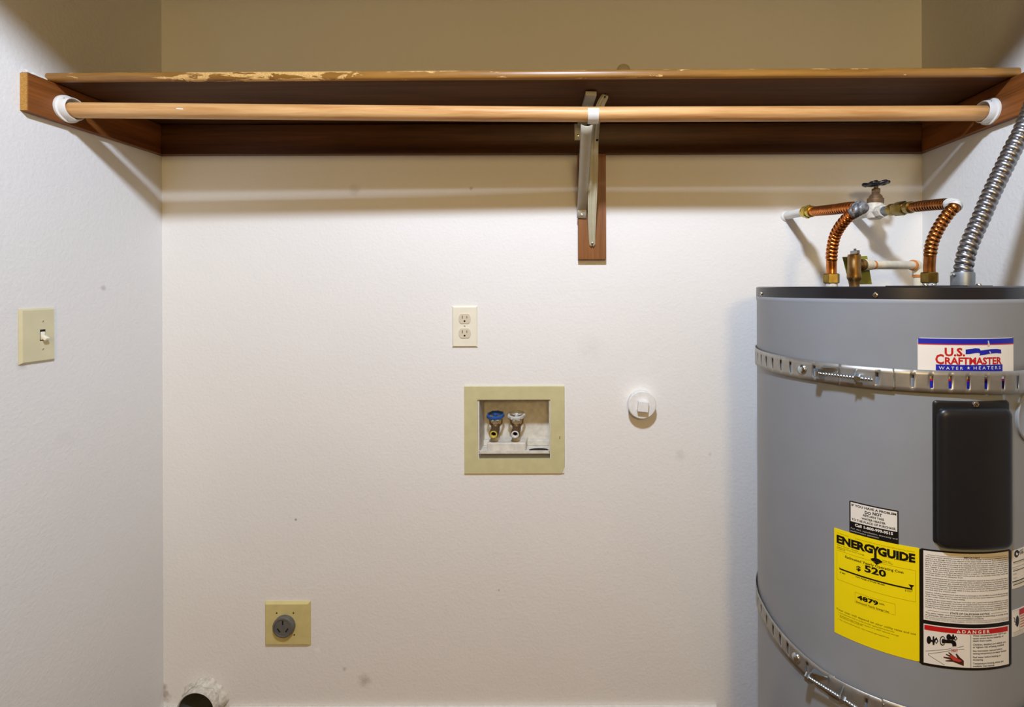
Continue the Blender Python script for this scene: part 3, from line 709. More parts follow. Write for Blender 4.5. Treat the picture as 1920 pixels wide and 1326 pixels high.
# maker's badge
H0, H1, H2 = 0.0003, 0.0006, 0.0009
def c1(x, y): return cyl(1710 + x / 9.143, 620 + y / 9.143)
bu0, bu1 = c1(95, 300)[0], c1(1735, 300)[0]; bz1 = c1(900, 133)[1]
bd = label_base('maker_badge', bu0, bu1, 1.1000, bz1, 'lwhite', H0, 'white badge with a blue and red band', 0.0018)
p = Print(); zb = c1(900, 232)[1]; zr = c1(900, 247)[1]
p.poly([(u, z) for u, z in [(bu0 + 0.0006, zb)] + [(bu1 - 0.0006, zb)]] + [(bu1 - 0.0006, bz1 - 0.0016), (bu1 - 0.002, bz1 - 0.0003)] + [(bu0 + (bu1 - bu0) * k / 40, bz1 - 0.0003) for k in range(39, 0, -1)] + [(bu0 + 0.002, bz1 - 0.0003), (bu0 + 0.0006, bz1 - 0.0016)], 'lblue', H1) if False else p.rect(bu0 + 0.0005, bu1 - 0.0005, zb, bz1 - 0.0008, 'lblue', H1)
p.rect(bu0 + 0.0005, bu1 - 0.0005, zr, zb, 'lred', H1)
p.rect(bu0 + 0.0005, bu1 - 0.0005, cyl(1772, 714.5)[1], cyl(1772, 711)[1], 'lred', H1); p.rect(bu0 + 0.0005, bu1 - 0.0005, 1.1005, cyl(1772, 714.5)[1], 'lblue', H1)
def tx(pr, f, body, xl, yb, xr, cap, mat, h, bold): 
    a = f(xl, yb); b_ = f(xr, yb); pr.text(body, a[0], a[1], cap, mat, h, b_[0], bold)
K = 0.812 / 908 / 9.143
tx(p, c1, 'U.S.', 556, 430, 906, 138 * K, 'lred', H1, 0.035)
tx(p, c1, 'C', 396, 566, 545, 168 * K, 'lred', H1, 0.03)
tx(p, c1, 'RAFTMASTER', 560, 572, 1532, 118 * K, 'lred', H1, 0.035)
p.poly([c1(*q) for q in [(915, 405), (915, 325), (1000, 315), (1080, 300), (1150, 305), (1170, 340), (1250, 330), (1350, 318), (1450, 315), (1520, 325), (1525, 390), (1440, 385), (1330, 395), (1240, 415), (1150, 425), (1165, 395), (1130, 380), (1060, 388), (990, 400)]], 'lblue', H1)
p.rect(c1(405, 600)[0], c1(1545, 600)[0], c1(900, 705)[1], c1(900, 588)[1], 'lblue', H1)
tx(p, c1, 'W A T E R', 455, 664, 868, 54 * K, 'lwhite', H2, 0.0)
tx(p, c1, 'H E A T E R S', 1050, 667, 1508, 54 * K, 'lwhite', H2, 0.0)
st = []
for k in range(10):
    a = PI / 2 + PI * k / 5; r_ = 30 if k % 2 == 0 else 12; st.append(c1(962 + r_ * math.cos(a), 640 - r_ * math.sin(a)))
p.poly(st, 'lwhite', H2)
p.poly([c1(*q) for q in [(1290, 175), (1308, 170), (1325, 235), (1318, 262), (1288, 262), (1294, 215)]], 'lgrey', H2)
p.poly([c1(*q) for q in [(1312, 355), (1330, 352), (1352, 392), (1335, 395)]], 'lgrey', H2)
p.build(bd, {'lblue': 'blue_print', 'lred': 'red_lettering', 'lwhite': 'white_lettering', 'lgrey': 'scuff'})

# problem sticker
def c2(x, y): return cyl(1550 + x / 10.105, 920 + y / 10.105)
K2 = 0.845 / 908 / 10.105
qu0, qu1 = c2(430, 400)[0], c2(1362, 400)[0]; qz1 = 0.8878
pl_ = label_base('helpline_sticker', qu0, qu1, 0.8225, qz1, 'lblack', H0 * 0.8, 'black and white sticker with a phone number', 0.0005)
p = Print(); p.rect(c2(455, 300)[0], c2(1335, 300)[0], c2(455, 575)[1], qz1 - 0.0022, 'lwhite', H0 * 0.8 + 0.0002); H3 = H0 + 0.0003
tx(p, c2, 'IF YOU HAVE A PROBLEM', 470, 285, 1318, 42 * K2, 'lblack', H3, 0.035)
tx(p, c2, 'DO', 722, 438, 838, 58 * K2, 'lblack', H3, 0.04); tx(p, c2, 'NOT', 870, 462, 1048, 58 * K2, 'lblack', H3, 0.04)
tx(p, c2, 'RETURN THIS', 690, 483, 1085, 40 * K2, 'lblack', H3, 0.03)
tx(p, c2, 'WATER HEATER', 660, 541, 1116, 40 * K2, 'lblack', H3, 0.03)
tx(p, c2, 'TO THE PLACE OF PURCHASE.', 472, 552, 1312, 40 * K2, 'lblack', H3, 0.03)
tx(p, c2, 'Call 1-800-999-9515', 535, 672, 1255, 52 * K2, 'lwhite', H3, 0.035)
tx(p, c2, 'For ALL installation, warranty and', 460, 718, 1338, 30 * K2, 'lgrey', H3, 0.0)
tx(p, c2, 'performance questions', 455, 765, 985, 30 * K2, 'lgrey', H3, 0.0)
p.build(pl_, {'lwhite': 'white_print', 'lblack': 'black_lettering', 'lred': 'red_lettering', 'lgrey': 'small_print'})

# energy sticker
def c3(x, y): return cyl(1550 + x / 9.474, 980 + y / 9.474)
def c4(x, y): return cyl(1550 + x / 8.289, 1090 + y / 8.289)
K3 = 0.85 / 908 / 9.474; K4 = 0.85 / 908 / 8.289
eu0, eu1 = cyl(1564.5, 1090)[0], cyl(1723.5, 1090)[0]; ez0, ez1 = 0.6395, 0.8303
en = label_base('energy_sticker', eu0, eu1, ez0, ez1, 'lyellow', 0.0006, 'bright yellow energy cost sticker', 0.0004)
p = Print(); E1 = 0.0009
tx(p, c3, 'ENERG', 180, 345, 822, 140 * K3, 'lblack', E1, 0.055); tx(p, c3, 'Y', 800, 400, 905, 10, 'lblack', E1, 0.0) if False else None
ga = c3(180, 345)[1]; uy0, uy1 = c3(795, 400)[0], c3(935, 400)[0]; um = (uy0 + uy1) / 2; cap = 140 * K3
def yl(fx, fz): return (uy0 + (uy1 - uy0) * fx, ga + cap * fz)
p.poly([yl(0.0, 1.0), yl(0.34, 0.42), yl(0.34, -0.72), yl(0.66, -0.72), yl(0.66, 0.42), yl(1.0, 1.0), yl(0.68, 1.0), yl(0.5, 0.66), yl(0.32, 1.0)], 'lblack', E1)
au = c3(885, 600)[0]; p.poly([(au - 0.0085, ga - cap * 0.72), (au - 0.0085, ga - cap * 0.84), (au, ga - cap * 1.32), (au + 0.0085, ga - cap * 0.84), (au + 0.0085, ga - cap * 0.72), (au + 0.0026, ga - cap * 0.95), (au + 0.0026, ga - cap * 0.5), (au - 0.0026, ga - cap * 0.5), (au - 0.0026, ga - cap * 0.95)], 'lblack', E1)
p.text('GUIDE', c3(905, 500)[0], ga, cap, 'lblack', E1, c3(1572, 600)[0], 0.055)
tx(p, c3, 'U.S. Government', 180, 182, 395, 24 * K3, 'lgold', E1, 0.0)
p.text('Federal law prohibits removal of this label before consumer purchase', c3(510, 300)[0], c3(180, 182)[1], 24 * K3, 'lgold', E1, c3(1560, 400)[0], 0.0)
tx(p, c3, 'Water Heater - Electric', 185, 395, 565, 22 * K3, 'lblack', E1, -0.005)
tx(p, c3, 'Capacity (first hour rating)', 185, 428, 668, 22 * K3, 'lblack', E1, -0.005)
tx(p, c3, '54 gallons', 185, 455, 330, 22 * K3, 'lblack', E1, -0.005)
tx(p, c3, 'Tank size 50 gallons, residential', 985, 600, 1500, 22 * K3, 'lblack', E1, -0.005)
tx(p, c3, 'storage type', 985, 672, 1140, 20 * K3, 'lblack', E1, -0.005)
tx(p, c3, 'electric heater', 985, 700, 1180, 20 * K3, 'lblack', E1, -0.005)
tx(p, c3, 'Estimated Yearly Operating Cost', 332, 622, 1366, 46 * K3, 'lblack', E1, 0.012)
tx(p, c3, '$', 527, 836, 607, 82 * K3, 'lblack', E1, 0.03); tx(p, c3, '520', 672, 862, 1057, 118 * K3, 'lblack', E1, 0.035)
la = c3(232, 815); lb = (c3(1515, 1160)[0], la[1]); p.line(la, lb, 0.0026, 'lblack', E1)
p.line((la[0], la[1] + 0.003), (la[0], la[1] - 0.001), 0.0006, 'lblack', E1); p.line((lb[0], la[1] + 0.003), (lb[0], la[1] - 0.004), 0.0006, 'lblack', E1)
ub = c3(1502, 1140)[0]; p.poly([(ub - 0.0042, la[1] + 0.0072), (ub, la[1] + 0.0012), (ub + 0.0042, la[1] + 0.0072)], 'lblack', E1)
tx(p, c3, '$ 480', 236, 890, 330, 30 * K3, 'lblack', E1, 0.0); tx(p, c3, '$ 520', 1390, 1212, 1500, 30 * K3, 'lblack', E1, 0.0)
tx(p, c3, 'Cost Range of Similar Models', 515, 965, 1030, 28 * K3, 'lblack', E1, 0.012)
tx(p, c4, '4879', 476, 270, 802, 68 * K4, 'lblack', E1, 0.04); tx(p, c4, 'kWh', 820, 355, 898, 26 * K4, 'lblack', E1, 0.01)
tx(p, c4, 'Estimated Yearly Energy Use', 460, 323, 968, 26 * K4, 'lblack', E1, 0.01)
def frame(a, b_, mat):
    p.line((a[0], a[1]), (b_[0], a[1]), 0.0004, mat, E1); p.line((a[0], b_[1]), (b_[0], b_[1]), 0.0004, mat, E1); p.line((a[0], a[1]), (a[0], b_[1]), 0.0004, mat, E1); p.line((b_[0], a[1]), (b_[0], b_[1]), 0.0004, mat, E1)
frame(c4(442, 165), c4(1065, 522), 'lgold'); frame(c3(185, 480), c4(1380, 318), 'lgold')
tx(p, c4, 'Your cost will depend on your utility rates and use', 152, 432, 1382, 34 * K4, 'lblack', E1, -0.004)
for (xl, yb, xr, tt) in ((178, 482, 1050, '•  Cost range based only on models of similar capacity fueled by electricity.'), (178, 520, 1120, '•  Estimated operating cost based on a 2007 national average'), (208, 555, 560, 'electricity cost of 10.65 cents per kWh.'), (178, 588, 972, '•  For more information, visit www.ftc.gov/appliances.')):
    tx(p, c4, tt, xl, yb, xr, 20 * K4, 'lblack', E1, -0.006)
p.build(en, {'lblack': 'black_lettering', 'lgold': 'fine_print'})

# warning sticker
def c5(x, y): return cyl(1710 + x / 8.838, 1020 + y / 8.838)
def c6(x, y): return cyl(1710 + x / 9.143, 1130 + y / 9.143)
K5 = 0.81 / 908 / 8.838; K6 = 0.81 / 908 / 9.143
wu0, wu1 = cyl(1723.2, 1140)[0], cyl(1895.5, 1140)[0]; wz0, wz1 = 0.6355, 0.8305
wn = label_base('warning_sticker', wu0, wu1, wz0, wz1, 'lblack', 0.0006, 'black framed notice above a red headed hot water warning', 0.003)
p = Print(); A = 0.0008; B = 0.0011; C = 0.0014
iu0, iu1 = cyl(1731.2, 1140)[0], cyl(1890.3, 1140)[0]
zt = c5(190, 102)[1]; zm1 = c5(190, 1250)[1]; zm0 = c6(185, 352)[1]; zbt = c6(185, 1020)[1]
p.rect(iu0, iu1, zm1, zt, 'lwhite', A); p.rect(iu0, iu1, zbt, zm0, 'lwhite', A)
tu0, tu1 = cyl(1734.5, 1100)[0], cyl(1888.6, 1100)[0]
B1_ = ['This water heater should be located in an area where leakage of the tank or connections will not', 'result in any damage to the area adjacent to the water heater or to lower floors of the structure.', 'Due to the normal corrosive action of the water, the tank will eventually leak after an extended period', 'of time. Also any external plumbing leak, including those from improper installation, may cause early', 'failure of the tank due to corrosion if not repaired. If the homeowner is uncomfortable with making', 'the repair a qualified service person should be contacted. When such a location', 'cannot be avoided you should install a suitable drain pan under the water', 'heater. Such pans must limit the water level to a depth of 1 7/8 inches inside of the pan, have a', 'minimum length and width of at least 2 inches greater than the diameter of the water heater and', ('must be piped to an adequate drain.', 0.41), None,
       'Install temperature and pressure protective equipment required by local codes, but not less than a', 'combination temperature and pressure relief valve certified as meeting the requirements for relief', 'valves and automatic gas shutoff devices for hot water supply systems, ANSI Z21.22 by a', 'nationally recognized testing laboratory that maintains periodic inspection of production of listed', 'equipment or materials. The valve must be oriented, provided with tubing or otherwise installed so', 'that the discharge can exit only within 6 inches above or below the structural floor and cannot', ('contact any live electric part.', 0.33), None,
       'Caution: When a supplemental heat source is connected to the Certified Household Electric Storage', 'Tank Water Heater, provision must be made to limit the heat source temperature not to exceed that', ('of the water heater thermostat setting.', 0.43), None,
       'Caution: If this water heater has been controlled with supplemental heating equipment, you must', 'adjust both the thermostat controlling the supplemental heat source (located in the solar system)', 'and the thermostat on the water heater (behind the access panel) to the same temperature. Failure', 'to adjust both thermostats to the same temperature can cause loss of proper temperature control.', 'Notice: The internal parts of this tank have been constructed and tested to withstand 300 lb pressure.']
z0_ = c5(215, 205)[1]; z1_ = c5(210, 1040)[1]; tot = sum(0.35 if l is None else 1 for l in B1_) - 1; dz = (z0_ - z1_) / tot; z = z0_
capt = dz * 0.56
for l in B1_:
    if l is None: z -= dz * 0.35; continue
    fr = 1.0
    if isinstance(l, tuple): l, fr = l
    p.text(l, tu0, z, capt, 'lblack', B, tu0 + (tu1 - tu0) * fr, 0.012); z -= dz
zi = c5(215, 168)[1]; p.line((tu0 + 0.003, zi), (c5(840, 0)[0], zi), 0.0004, 'lblack', B); p.line((c5(1140, 0)[0], zi), (tu1 - 0.002, zi), 0.0004, 'lblack', B); p.text('IMPORTANT', c5(850, 0)[0], zi - 0.0012, 0.0024, 'lblack', B, c5(1120, 0)[0], 0.03)
zs = c5(250, 1092)[1]; p.line((tu0 + 0.003, zs), (c5(600, 0)[0], zs), 0.0004, 'lblack', B); p.line((c5(1300, 0)[0], zs), (tu1 - 0.003, zs), 0.0004, 'lblack', B)
p.text('STATE OF CALIFORNIA NOTICE', c5(622, 1100)[0], zs - 0.0016, 0.0030, 'lblack', B, c5(1275, 1100)[0], 0.02)
p.text('This water heater must be braced, anchored, or strapped to avoid falling or moving during', tu0, zs - 0.0050, 0.0023, 'lblack', B, tu1, 0.01)
p.text('an earthquake. See instructions for correct installation procedures.', tu0, zs - 0.0085, 0.0023, 'lblack', B, c5(1180, 1100)[0], 0.01)
p.line((iu0 + 0.001, zs - 0.0105), (iu1 - 0.001, zs - 0.0105), 0.0003, 'lblack', B)
for q in range(2): p.text('See the instruction manual for complete installation, operation and maintenance information for this water heater model', tu0, zs - 0.0127 - q * 0.0018, 0.0012, 'lblack', B, tu1, 0.0)
# danger panel
zr1, zr0 = c6(210, 372)[1], c6(210, 455)[1]
p.rect(c6(207, 500)[0], c6(1630, 500)[0], zr0, zr1, 'lred', B)
du = c6(850, 500)[0]; zd = zr0 + (zr1 - zr0) * 0.16; capd = (zr1 - zr0) * 0.66
p.text('D A N G E R', du, zd, capd, 'lwhite', C, c6(1320, 500)[0], 0.03)
tu = c6(790, 500)[0]; p.poly([(tu - 0.0034, zd), (tu + 0.0034, zd), (tu, zd + capd)], 'lwhite', C); p.poly([(tu - 0.0004, zd + 0.001), (tu + 0.0004, zd + 0.001), (tu + 0.0005, zd + 0.0036), (tu - 0.0005, zd + 0.0036)], 'lred', C + 0.0002)
ud = c6(1001, 800)[0]; p.line((ud, zr0 - 0.001), (ud, zbt), 0.0006, 'lblack', B)
zq = zr0 - 0.0038; uq0 = c6(1036, 700)[0]
def uq(x): return c6(x, 800)[0]
for tt, xr, gap in (('Water temperature over 125°F can', 1600, 1), ('cause severe burns instantly or', 1560, 1), ('death from scalds.', 1360, 1.45), ('Children, disabled and elderly are', 1595, 1), ('at highest risk of being scalded.', 1568, 1.45), ('See instruction manual before', 1535, 1), ('setting temperature at water heater.', 1610, 1.45), ('Feel water before bathing or', 1512, 1), ('showering.', 1212, 1.45), ('Temperature limiting valves are', 1555, 1), ('available. See manual.', 1405, 1)):
    p.text(tt, uq0, zq, 0.0029, 'lblack', B, uq(xr), 0.012); zq -= 0.00425 * gap
def ell(cx_, cy_, rx, ry, n=20, a0=0, a1=360): return [c6(cx_ + rx * math.cos(math.radians(a0 + (a1 - a0) * k / n)), cy_ - ry * math.sin(math.radians(a0 + (a1 - a0) * k / n))) for k in range(n + (0 if a1 - a0 == 360 else 1))]
p.poly(ell(285, 635, 38, 68), 'lblack', B)
p.poly([c6(*q) for q in [(300, 610), (345, 640), (350, 575), (375, 570), (380, 625), (415, 585), (445, 655), (415, 705), (385, 665), (378, 722), (350, 720), (345, 670), (300, 660)]], 'lblack', B)
p.poly(ell(410, 655, 14, 22), 'lwhite', C)
p.poly(ell(622, 585, 40, 52), 'lblack', B); p.poly([c6(*q) for q in [(640, 560), (680, 575), (690, 535), (712, 540), (715, 580), (740, 560), (772, 610), (740, 650), (715, 625), (690, 632), (640, 625)]], 'lblack', B); p.poly(ell(738, 606, 12, 18), 'lwhite', C)
p.poly(ell(518, 650, 50, 82, 24), 'lblack', B); p.poly(ell(520, 650, 36, 64, 24), 'lwhite', B + 0.0001); p.poly(ell(526, 652, 26, 42, 24), 'lblack', C)
p.poly([c6(*q) for q in [(520, 622), (690, 632), (735, 655), (752, 700), (752, 740), (685, 742), (680, 700), (660, 688), (520, 682)]], 'lblack', C)
for a, b_ in (((225, 825), (660, 782)), ((275, 870), (660, 815)), ((275, 870), (275, 890)), ((275, 890), (555, 1065)), ((770, 765), (880, 738)), ((770, 802), (885, 790))): p.line(c6(*a), c6(*b_), 0.0005, 'lblack', B)
for k in range(6): p.line(c6(672 + k * 16, 745), c6(660 + k * 22, 870), 0.0003, 'lgrey', C)
p.text('HOT', c6(668, 830)[0], c6(668, 826)[1], 0.0042, 'ldred', C + 0.0002, c6(775, 830)[0], 0.03)
p.poly([c6(*q) for q in [(880, 1080), (700, 1010), (570, 1000), (565, 985), (665, 975), (535, 940), (532, 920), (660, 935), (570, 885), (580, 872), (668, 905), (612, 850), (632, 845), (700, 900), (770, 950), (740, 880), (760, 868), (812, 930), (880, 990)]], 'lbrown', B)
p.poly([c6(*q) for q in [(650, 935), (640, 880), (700, 900), (770, 950), (850, 990), (800, 1010), (700, 985)]], 'ldred', C)
p.build(wn, {'lwhite': 'white_print', 'lblack': 'black_lettering', 'lred': 'red_print', 'lbrown': 'brown_print', 'ldred': 'hot_print', 'lgrey': 'water_print'})

# two stickers cut by the frame
g0 = cyl(1897.2, 1060)[0]
sa = label_base('rating_sticker', g0, g0 + 0.115, 0.7625, 0.8268, 'lwhite', 0.0004, 'white rating sticker at the right', 0.0005)
p = Print(); B = 0.0007
uc, zc_ = cyl(1905.5, 1038); 
ringp = [(uc + 0.0062 * math.cos(2 * PI * k / 24), zc_ + 0.0062 * math.sin(2 * PI * k / 24)) for k in range(24)]; p.poly(ringp, 'lblack', B)
p.poly([(uc + 0.0005 + 0.0028 * math.cos(2 * PI * k / 20), zc_ + 0.0028 * math.sin(2 * PI * k / 20)) for k in range(20)], 'lwhite', B + 0.0002)
p.rect(uc, uc + 0.0075, zc_ + 0.0004, zc_ + 0.0030, 'lblack', B + 0.0003)
p.text('SAFETY', uc + 0.009, zc_ + 0.002, 0.003, 'lblack', B, uc + 0.020, 0.01); p.text('LISTED', uc + 0.009, zc_ - 0.003, 0.004, 'lblack', B, uc + 0.020, 0.03)
for k, (zz, L, wd_) in enumerate(((0.807, .09, .0011), (0.8045, .08, .0011), (0.7985, .11, .0004), (0.7955, .012, .0011), (0.7925, .05, .0011), (0.787, .010, .0022), (0.787, .0, 0), (0.7805, .010, .0022), (0.7745, .11, .0016), (0.7715, .05, .0011), (0.769, .03, .0011), (0.766, .11, .0004))):
    if L: p.line((g0 + (0.0 if L > .1 else .002), zz), (g0 + (L if L > .1 else .002 + L), zz), wd_, 'lblack' if k % 2 == 0 else 'lgrey', B)
p.build(sa, {'lblack': 'black_lettering', 'lwhite': 'white_print', 'lgrey': 'grey_lettering'})
sb = label_base('shock_sticker', g0 - 0.0004, g0 + 0.09, 0.6822, 0.7268, 'lwhite', 0.0004, 'small white hazard sticker with a black figure', 0.0005)
p = Print(); p.rect(g0 + 0.0012, g0 + 0.088, 0.7252, 0.7257, 'lgrey', B); p.rect(g0 + 0.0185, g0 + 0.088, 0.7155, 0.7250, 'lred', B)
p.poly([(g0 + 0.0125 + 0.0042 * math.cos(2 * PI * k / 16), 0.7065 + 0.0095 * math.sin(2 * PI * k / 16)) for k in range(16)], 'lblack', B)
for a, b_ in (((.0035, .7150), (.0065, .7105)), ((.0065, .7105), (.0050, .7075)), ((.0050, .7075), (.0085, .7055)), ((.0065, .7020), (.0095, .7035))): p.line((g0 + a[0], a[1]), (g0 + b_[0], b_[1]), 0.0013, 'lblack', B)
p.line((g0 + .018, .7250), (g0 + .018, .6900), .0005, 'lblack', B)
for k in range(5): p.line((g0 + .0205, .7125 - k * .0045), (g0 + .06, .7125 - k * .0045), .0014, 'ldred', B)
p.line((g0 + .001, .6895), (g0 + .088, .6895), .0004, 'lblack', B)
for zz in (.6872, .6848): p.line((g0 + .0015, zz), (g0 + .03, zz), .0009, 'lgrey', B)
p.build(sb, {'lblack': 'black_figure', 'lred': 'red_print', 'ldred': 'red_lettering', 'lgrey': 'grey_lettering'})

# ------------------------------------------------------------------ seismic straps
def band(parent, th0, th1, zc, hw, roff, slots, name='band', step=0.02, hole_h=0.0105, hole_w=0.0024, mat='zinc'):
    """perforated steel band around the jacket between two angles; slots = angles of the punched holes"""
    hw_t = hole_w / TR; cuts = []; ths = set()
    t = th0
    while t < th1: ths.add(round(t, 5)); t += step
    ths.add(th1)
    for s_ in slots:
        if th0 + 0.03 < s_ < th1 - 0.02: cuts.append((s_ - hw_t, s_ + hw_t)); ths.add(s_ - hw_t); ths.add(s_ + hw_t)
    def inside(t): return any(a + 1e-6 < t < b - 1e-6 for a, b in cuts)
    L = sorted(t for t in ths if not inside(t)); vs, fs = [], []
    for t in L:
        r = TR + roff(t); z = zc(t)
        vs += [W(t * TR, z - hw, r), W(t * TR, z - hole_h, r), W(t * TR, z + hole_h, r), W(t * TR, z + hw, r)]
    for i in range(len(L) - 1):
        mid = (L[i] + L[i + 1]) / 2; hole = any(a < mid < b for a, b in cuts)
        for k in range(3):
            if hole and k == 1: continue
            a = 4 * i + k; fs.append((a, a + 4, a + 5, a + 1))
    o = MB().add(vs, fs).build(name, mat, parent, 40, tri_fix=False)
    md = o.modifiers.new('solid', 'SOLIDIFY'); md.thickness = 0.0014; md.offset = 0
    return o
def nrm(th): return Vector((math.sin(th), -math.cos(th), 0))
def tang(th): return Vector((math.cos(th), math.sin(th), 0))
def strap_set(zc, z0, e1, e2, tj, rivet, slotsL, slotsR, label, bulge):
    o = thing('heater_strap', (TX, TY, z0), label, 'strap', 'seismic straps on the heater')
    hw = 0.0190
    band(o, -2.75, e2 - 0.06, zc, hw, lambda t: 0.0035, slotsL)
    band(o, e1 + 0.10, tj, zc, hw, lambda t: 0.0058, [tj - 0.10])
    band(o, tj - 0.015, 2.75, zc, hw, lambda t: 0.0040 + (bulge[0] * math.exp(-((t - bulge[1]) / bulge[2]) ** 2) if bulge else 0), slotsR)
    # lip where the doubled strap ends
    p0 = W(tj * TR, zc(tj), TR + 0.0058); m = MB()
    m.tube([p0 + Vector((0, 0, -0.0125 + 0.0025 * k)) + nrm(tj) * 0.0006 for k in range(11)], 0.0014, 8); m.build('folded_lip', 'zinc2', o, 40)
    # button head
    pr_ = W(rivet * TR, zc(rivet), TR + 0.0040); m = MB(); m.lathe([(0.0092, 0), (0.0092, 0.0018), (0.0075, 0.004), (0.003, 0.0052), (0, 0.0053)], pr_, nrm(rivet), 24); m.build('button_head', 'zinc2', o, 40)
    # bent ears with the bolt
    rb = 0.0175
    for ea, sgn in ((e1, -1), (e2, 1)):
        m = MB(); b0_ = W(ea * TR, zc(ea), TR + 0.0055); t_, n_ = tang(ea), nrm(ea); up_ = Vector((0, 0, 1))
        base = b0_ - t_ * 0.020 * sgn * 1.0
        prof = [(-0.0, 0.0), (0.0, 0.022)]
        P = [b0_ + up_ * 0.013, b0_ + n_ * 0.019 + up_ * 0.009, b0_ + n_ * 0.0235 + up_ * 0.004, b0_ + n_ * 0.0235 - up_ * 0.006, b0_ + n_ * 0.019 - up_ * 0.010, b0_ - up_ * 0.013]
        m.prism([q - t_ * 0.0009 for q in P], t_ * 0.0018)
        if sgn < 0:                                                    # gusset from the band to the ear
            m.prism([b0_ + t_ * 0.024 + up_ * 0.011 + n_ * 0.0005, b0_ + n_ * 0.014 + up_ * 0.0095, b0_ + up_ * 0.012], up_ * 0.0014)
        m.build('ear', 'zinc2', o)
    pA = W(e1 * TR, zc(e1), TR + rb + 0.0035); pB = W(e2 * TR, zc(e2), TR + rb + 0.0035); dB = (pB - pA).normalized()
    m = MB(); Ls = (pB - pA).length
    m.tube([pA - dB * 0.002 + dB * (Ls + 0.029) * k / 90 for k in range(91)], lambda s, t: 0.0033 + 0.00035 * math.sin(2 * PI * s / 0.0012 + t), 12); bo = m.build('bolt', 'zinc2', o, 40)
    m = MB(); m.lathe([(0.0085, -0.0075), (0.0092, -0.0055), (0.0092, -0.0012)], pA, dB, 6); m.build('bolt_head', 'zinc2', bo, 30)
    m = MB(); m.lathe([(0.0066, 0.0012), (0.0070, 0.0022), (0.0070, 0.0080), (0.0064, 0.009)], pB, dB, 6); m.build('nut', 'zinc2', bo, 30)
    return o
def tpx(x, y): return cyl(x, y)[0] / TR
s1L = [tpx(1529, 700) - 0.104 * k for k in range(0, 11) if k != 1]
r1 = tpx(1507, 690); s1L = [t for t in s1L if abs(t - r1) > 0.05]
s1R = [tpx(1709, 712) + 0.1085 * k for k in range(0, 26)]
strap_set(lambda t: 1.1115, 1.1115, tpx(1548, 703), tpx(1608, 705), tpx(1676, 712), r1, s1L, s1R, 'galvanised slotted strap with a bolt around the upper part of the water heater', (0.008, 0.27, 0.20))
def z2(t): return 0.5415 + (0.0 if t > -0.95 else -(t + 0.95) * 0.033 if t > -1.6 else 0.65 * 0.033 - (t + 1.6) * 0.0)
r2 = tpx(1496, 1240); s2L = [tpx(1516, 1258), tpx(1480, 1222), tpx(1466, 1206), tpx(1453, 1190), tpx(1441, 1172), tpx(1431, 1155), tpx(1425, 1145)]
strap_set(z2, 0.5415, tpx(1531, 1276), tpx(1584, 1307), tpx(1656, 1318), r2, s2L, [tpx(1656, 1318) + 0.11 * k for k in range(1, 20)], 'galvanised slotted strap around the lower part of the water heater', None)

# ------------------------------------------------------------------ plumbing on top
LN = Vector((0.579, 1.084, 1.2703)); RN = Vector((0.744, 1.010, 1.2703))
def flex(name, label, base, ctrl, smooth_top, mat, wall_nut, tape, tape_mat, tape_label, nut_mat, nl=1.0):
    o = thing(name, tuple(base), label, 'pipe', 'copper flex connectors')
    m = MB(); m.lathe([(0.0125, 0), (0.0125, 0.0075)], base, (0, 0, 1), 20); m.build('nipple', 'ptape', o, 40)
    m = MB(); m.lathe([(0.0150, 0.007), (0.0168, 0.0085), (0.0168, 0.0270), (0.0150, 0.029)], base, (0, 0, 1), 6, up=(0.3, -1, 0)); m.build('hex_nut', nut_mat, o, 20)
    pts = spline([base + Vector((0, 0, 0.028)), base + Vector((0, 0, 0.045))] + ctrl, 0.0011)
    L = sum((b - a).length for a, b in zip(pts, pts[1:])); s0 = smooth_top - base.z - 0.028
    def rad(s, t):
        k = min(1, max(0, (s - s0) / 0.006)) * min(1, max(0, (L - 0.022 - s) / 0.006))
        return 0.0108 + k * (0.0030 * math.sqrt(abs(math.sin(PI * s / 0.0088 + t / 2))) - 0.0014)
    m = MB(); m.tube(pts, rad, 22); tb_ = m.build('corrugated_tube', mat, o, 60)
    # wrap at the sharp bend
    i0, i1 = tape; n_ = len(pts); seg = pts[int(n_ * i0):int(n_ * i1)]
    m = MB(); m.tube(seg, lambda s, t: 0.0128 + 0.0006 * math.sin(s * 900 + 2 * t) + 0.0004 * math.sin(5 * t + s * 300), 22); tp_ = m.build('tape_wrap', tape_mat, o, 60); tp_['label'] = tape_label
    d_ = (pts[-1] - pts[-6]).normalized(); e_ = pts[-1]
    m = MB(); m.lathe([(0.0125, -0.012), (0.0140, -0.010), (0.0140, 0.002 * nl), (0.0125, 0.004 * nl)], e_, d_, 20); m.lathe([(0.0150, 0.004 * nl), (0.0172, 0.006 * nl), (0.0172, 0.022 * nl), (0.0150, 0.024 * nl)], e_, d_, 6)
    m.lathe([(0.0140, 0.024 * nl), (0.0150, 0.026 * nl), (0.0150, 0.030 * nl), (0.0125, 0.034 * nl)], e_, d_, 20); m.build('wall_nut', wall_nut, o, 30)
    return e_ + d_ * 0.034 * nl
ctrlL = [at(1560, 470, 1.076), at(1566.5, 441, 1.062), at(1582, 416, 1.035), at(1602, 398, 1.012), at(1615.5, 391, 1.004), at(1609, 389, 1.022), at(1590, 389.5, 1.052), at(1562, 393, 1.11), at(1531, 396, 1.19), at(1519, 396.8, 1.225)]
eL = flex('flex_connector', 'bright corrugated copper pipe bending from the wall stub to the heater top', LN, ctrlL, 1.326, 'copper', 'brass', (0.385, 0.50), 'tape', 'dark grey printed wrap on the bend', 'brass2')
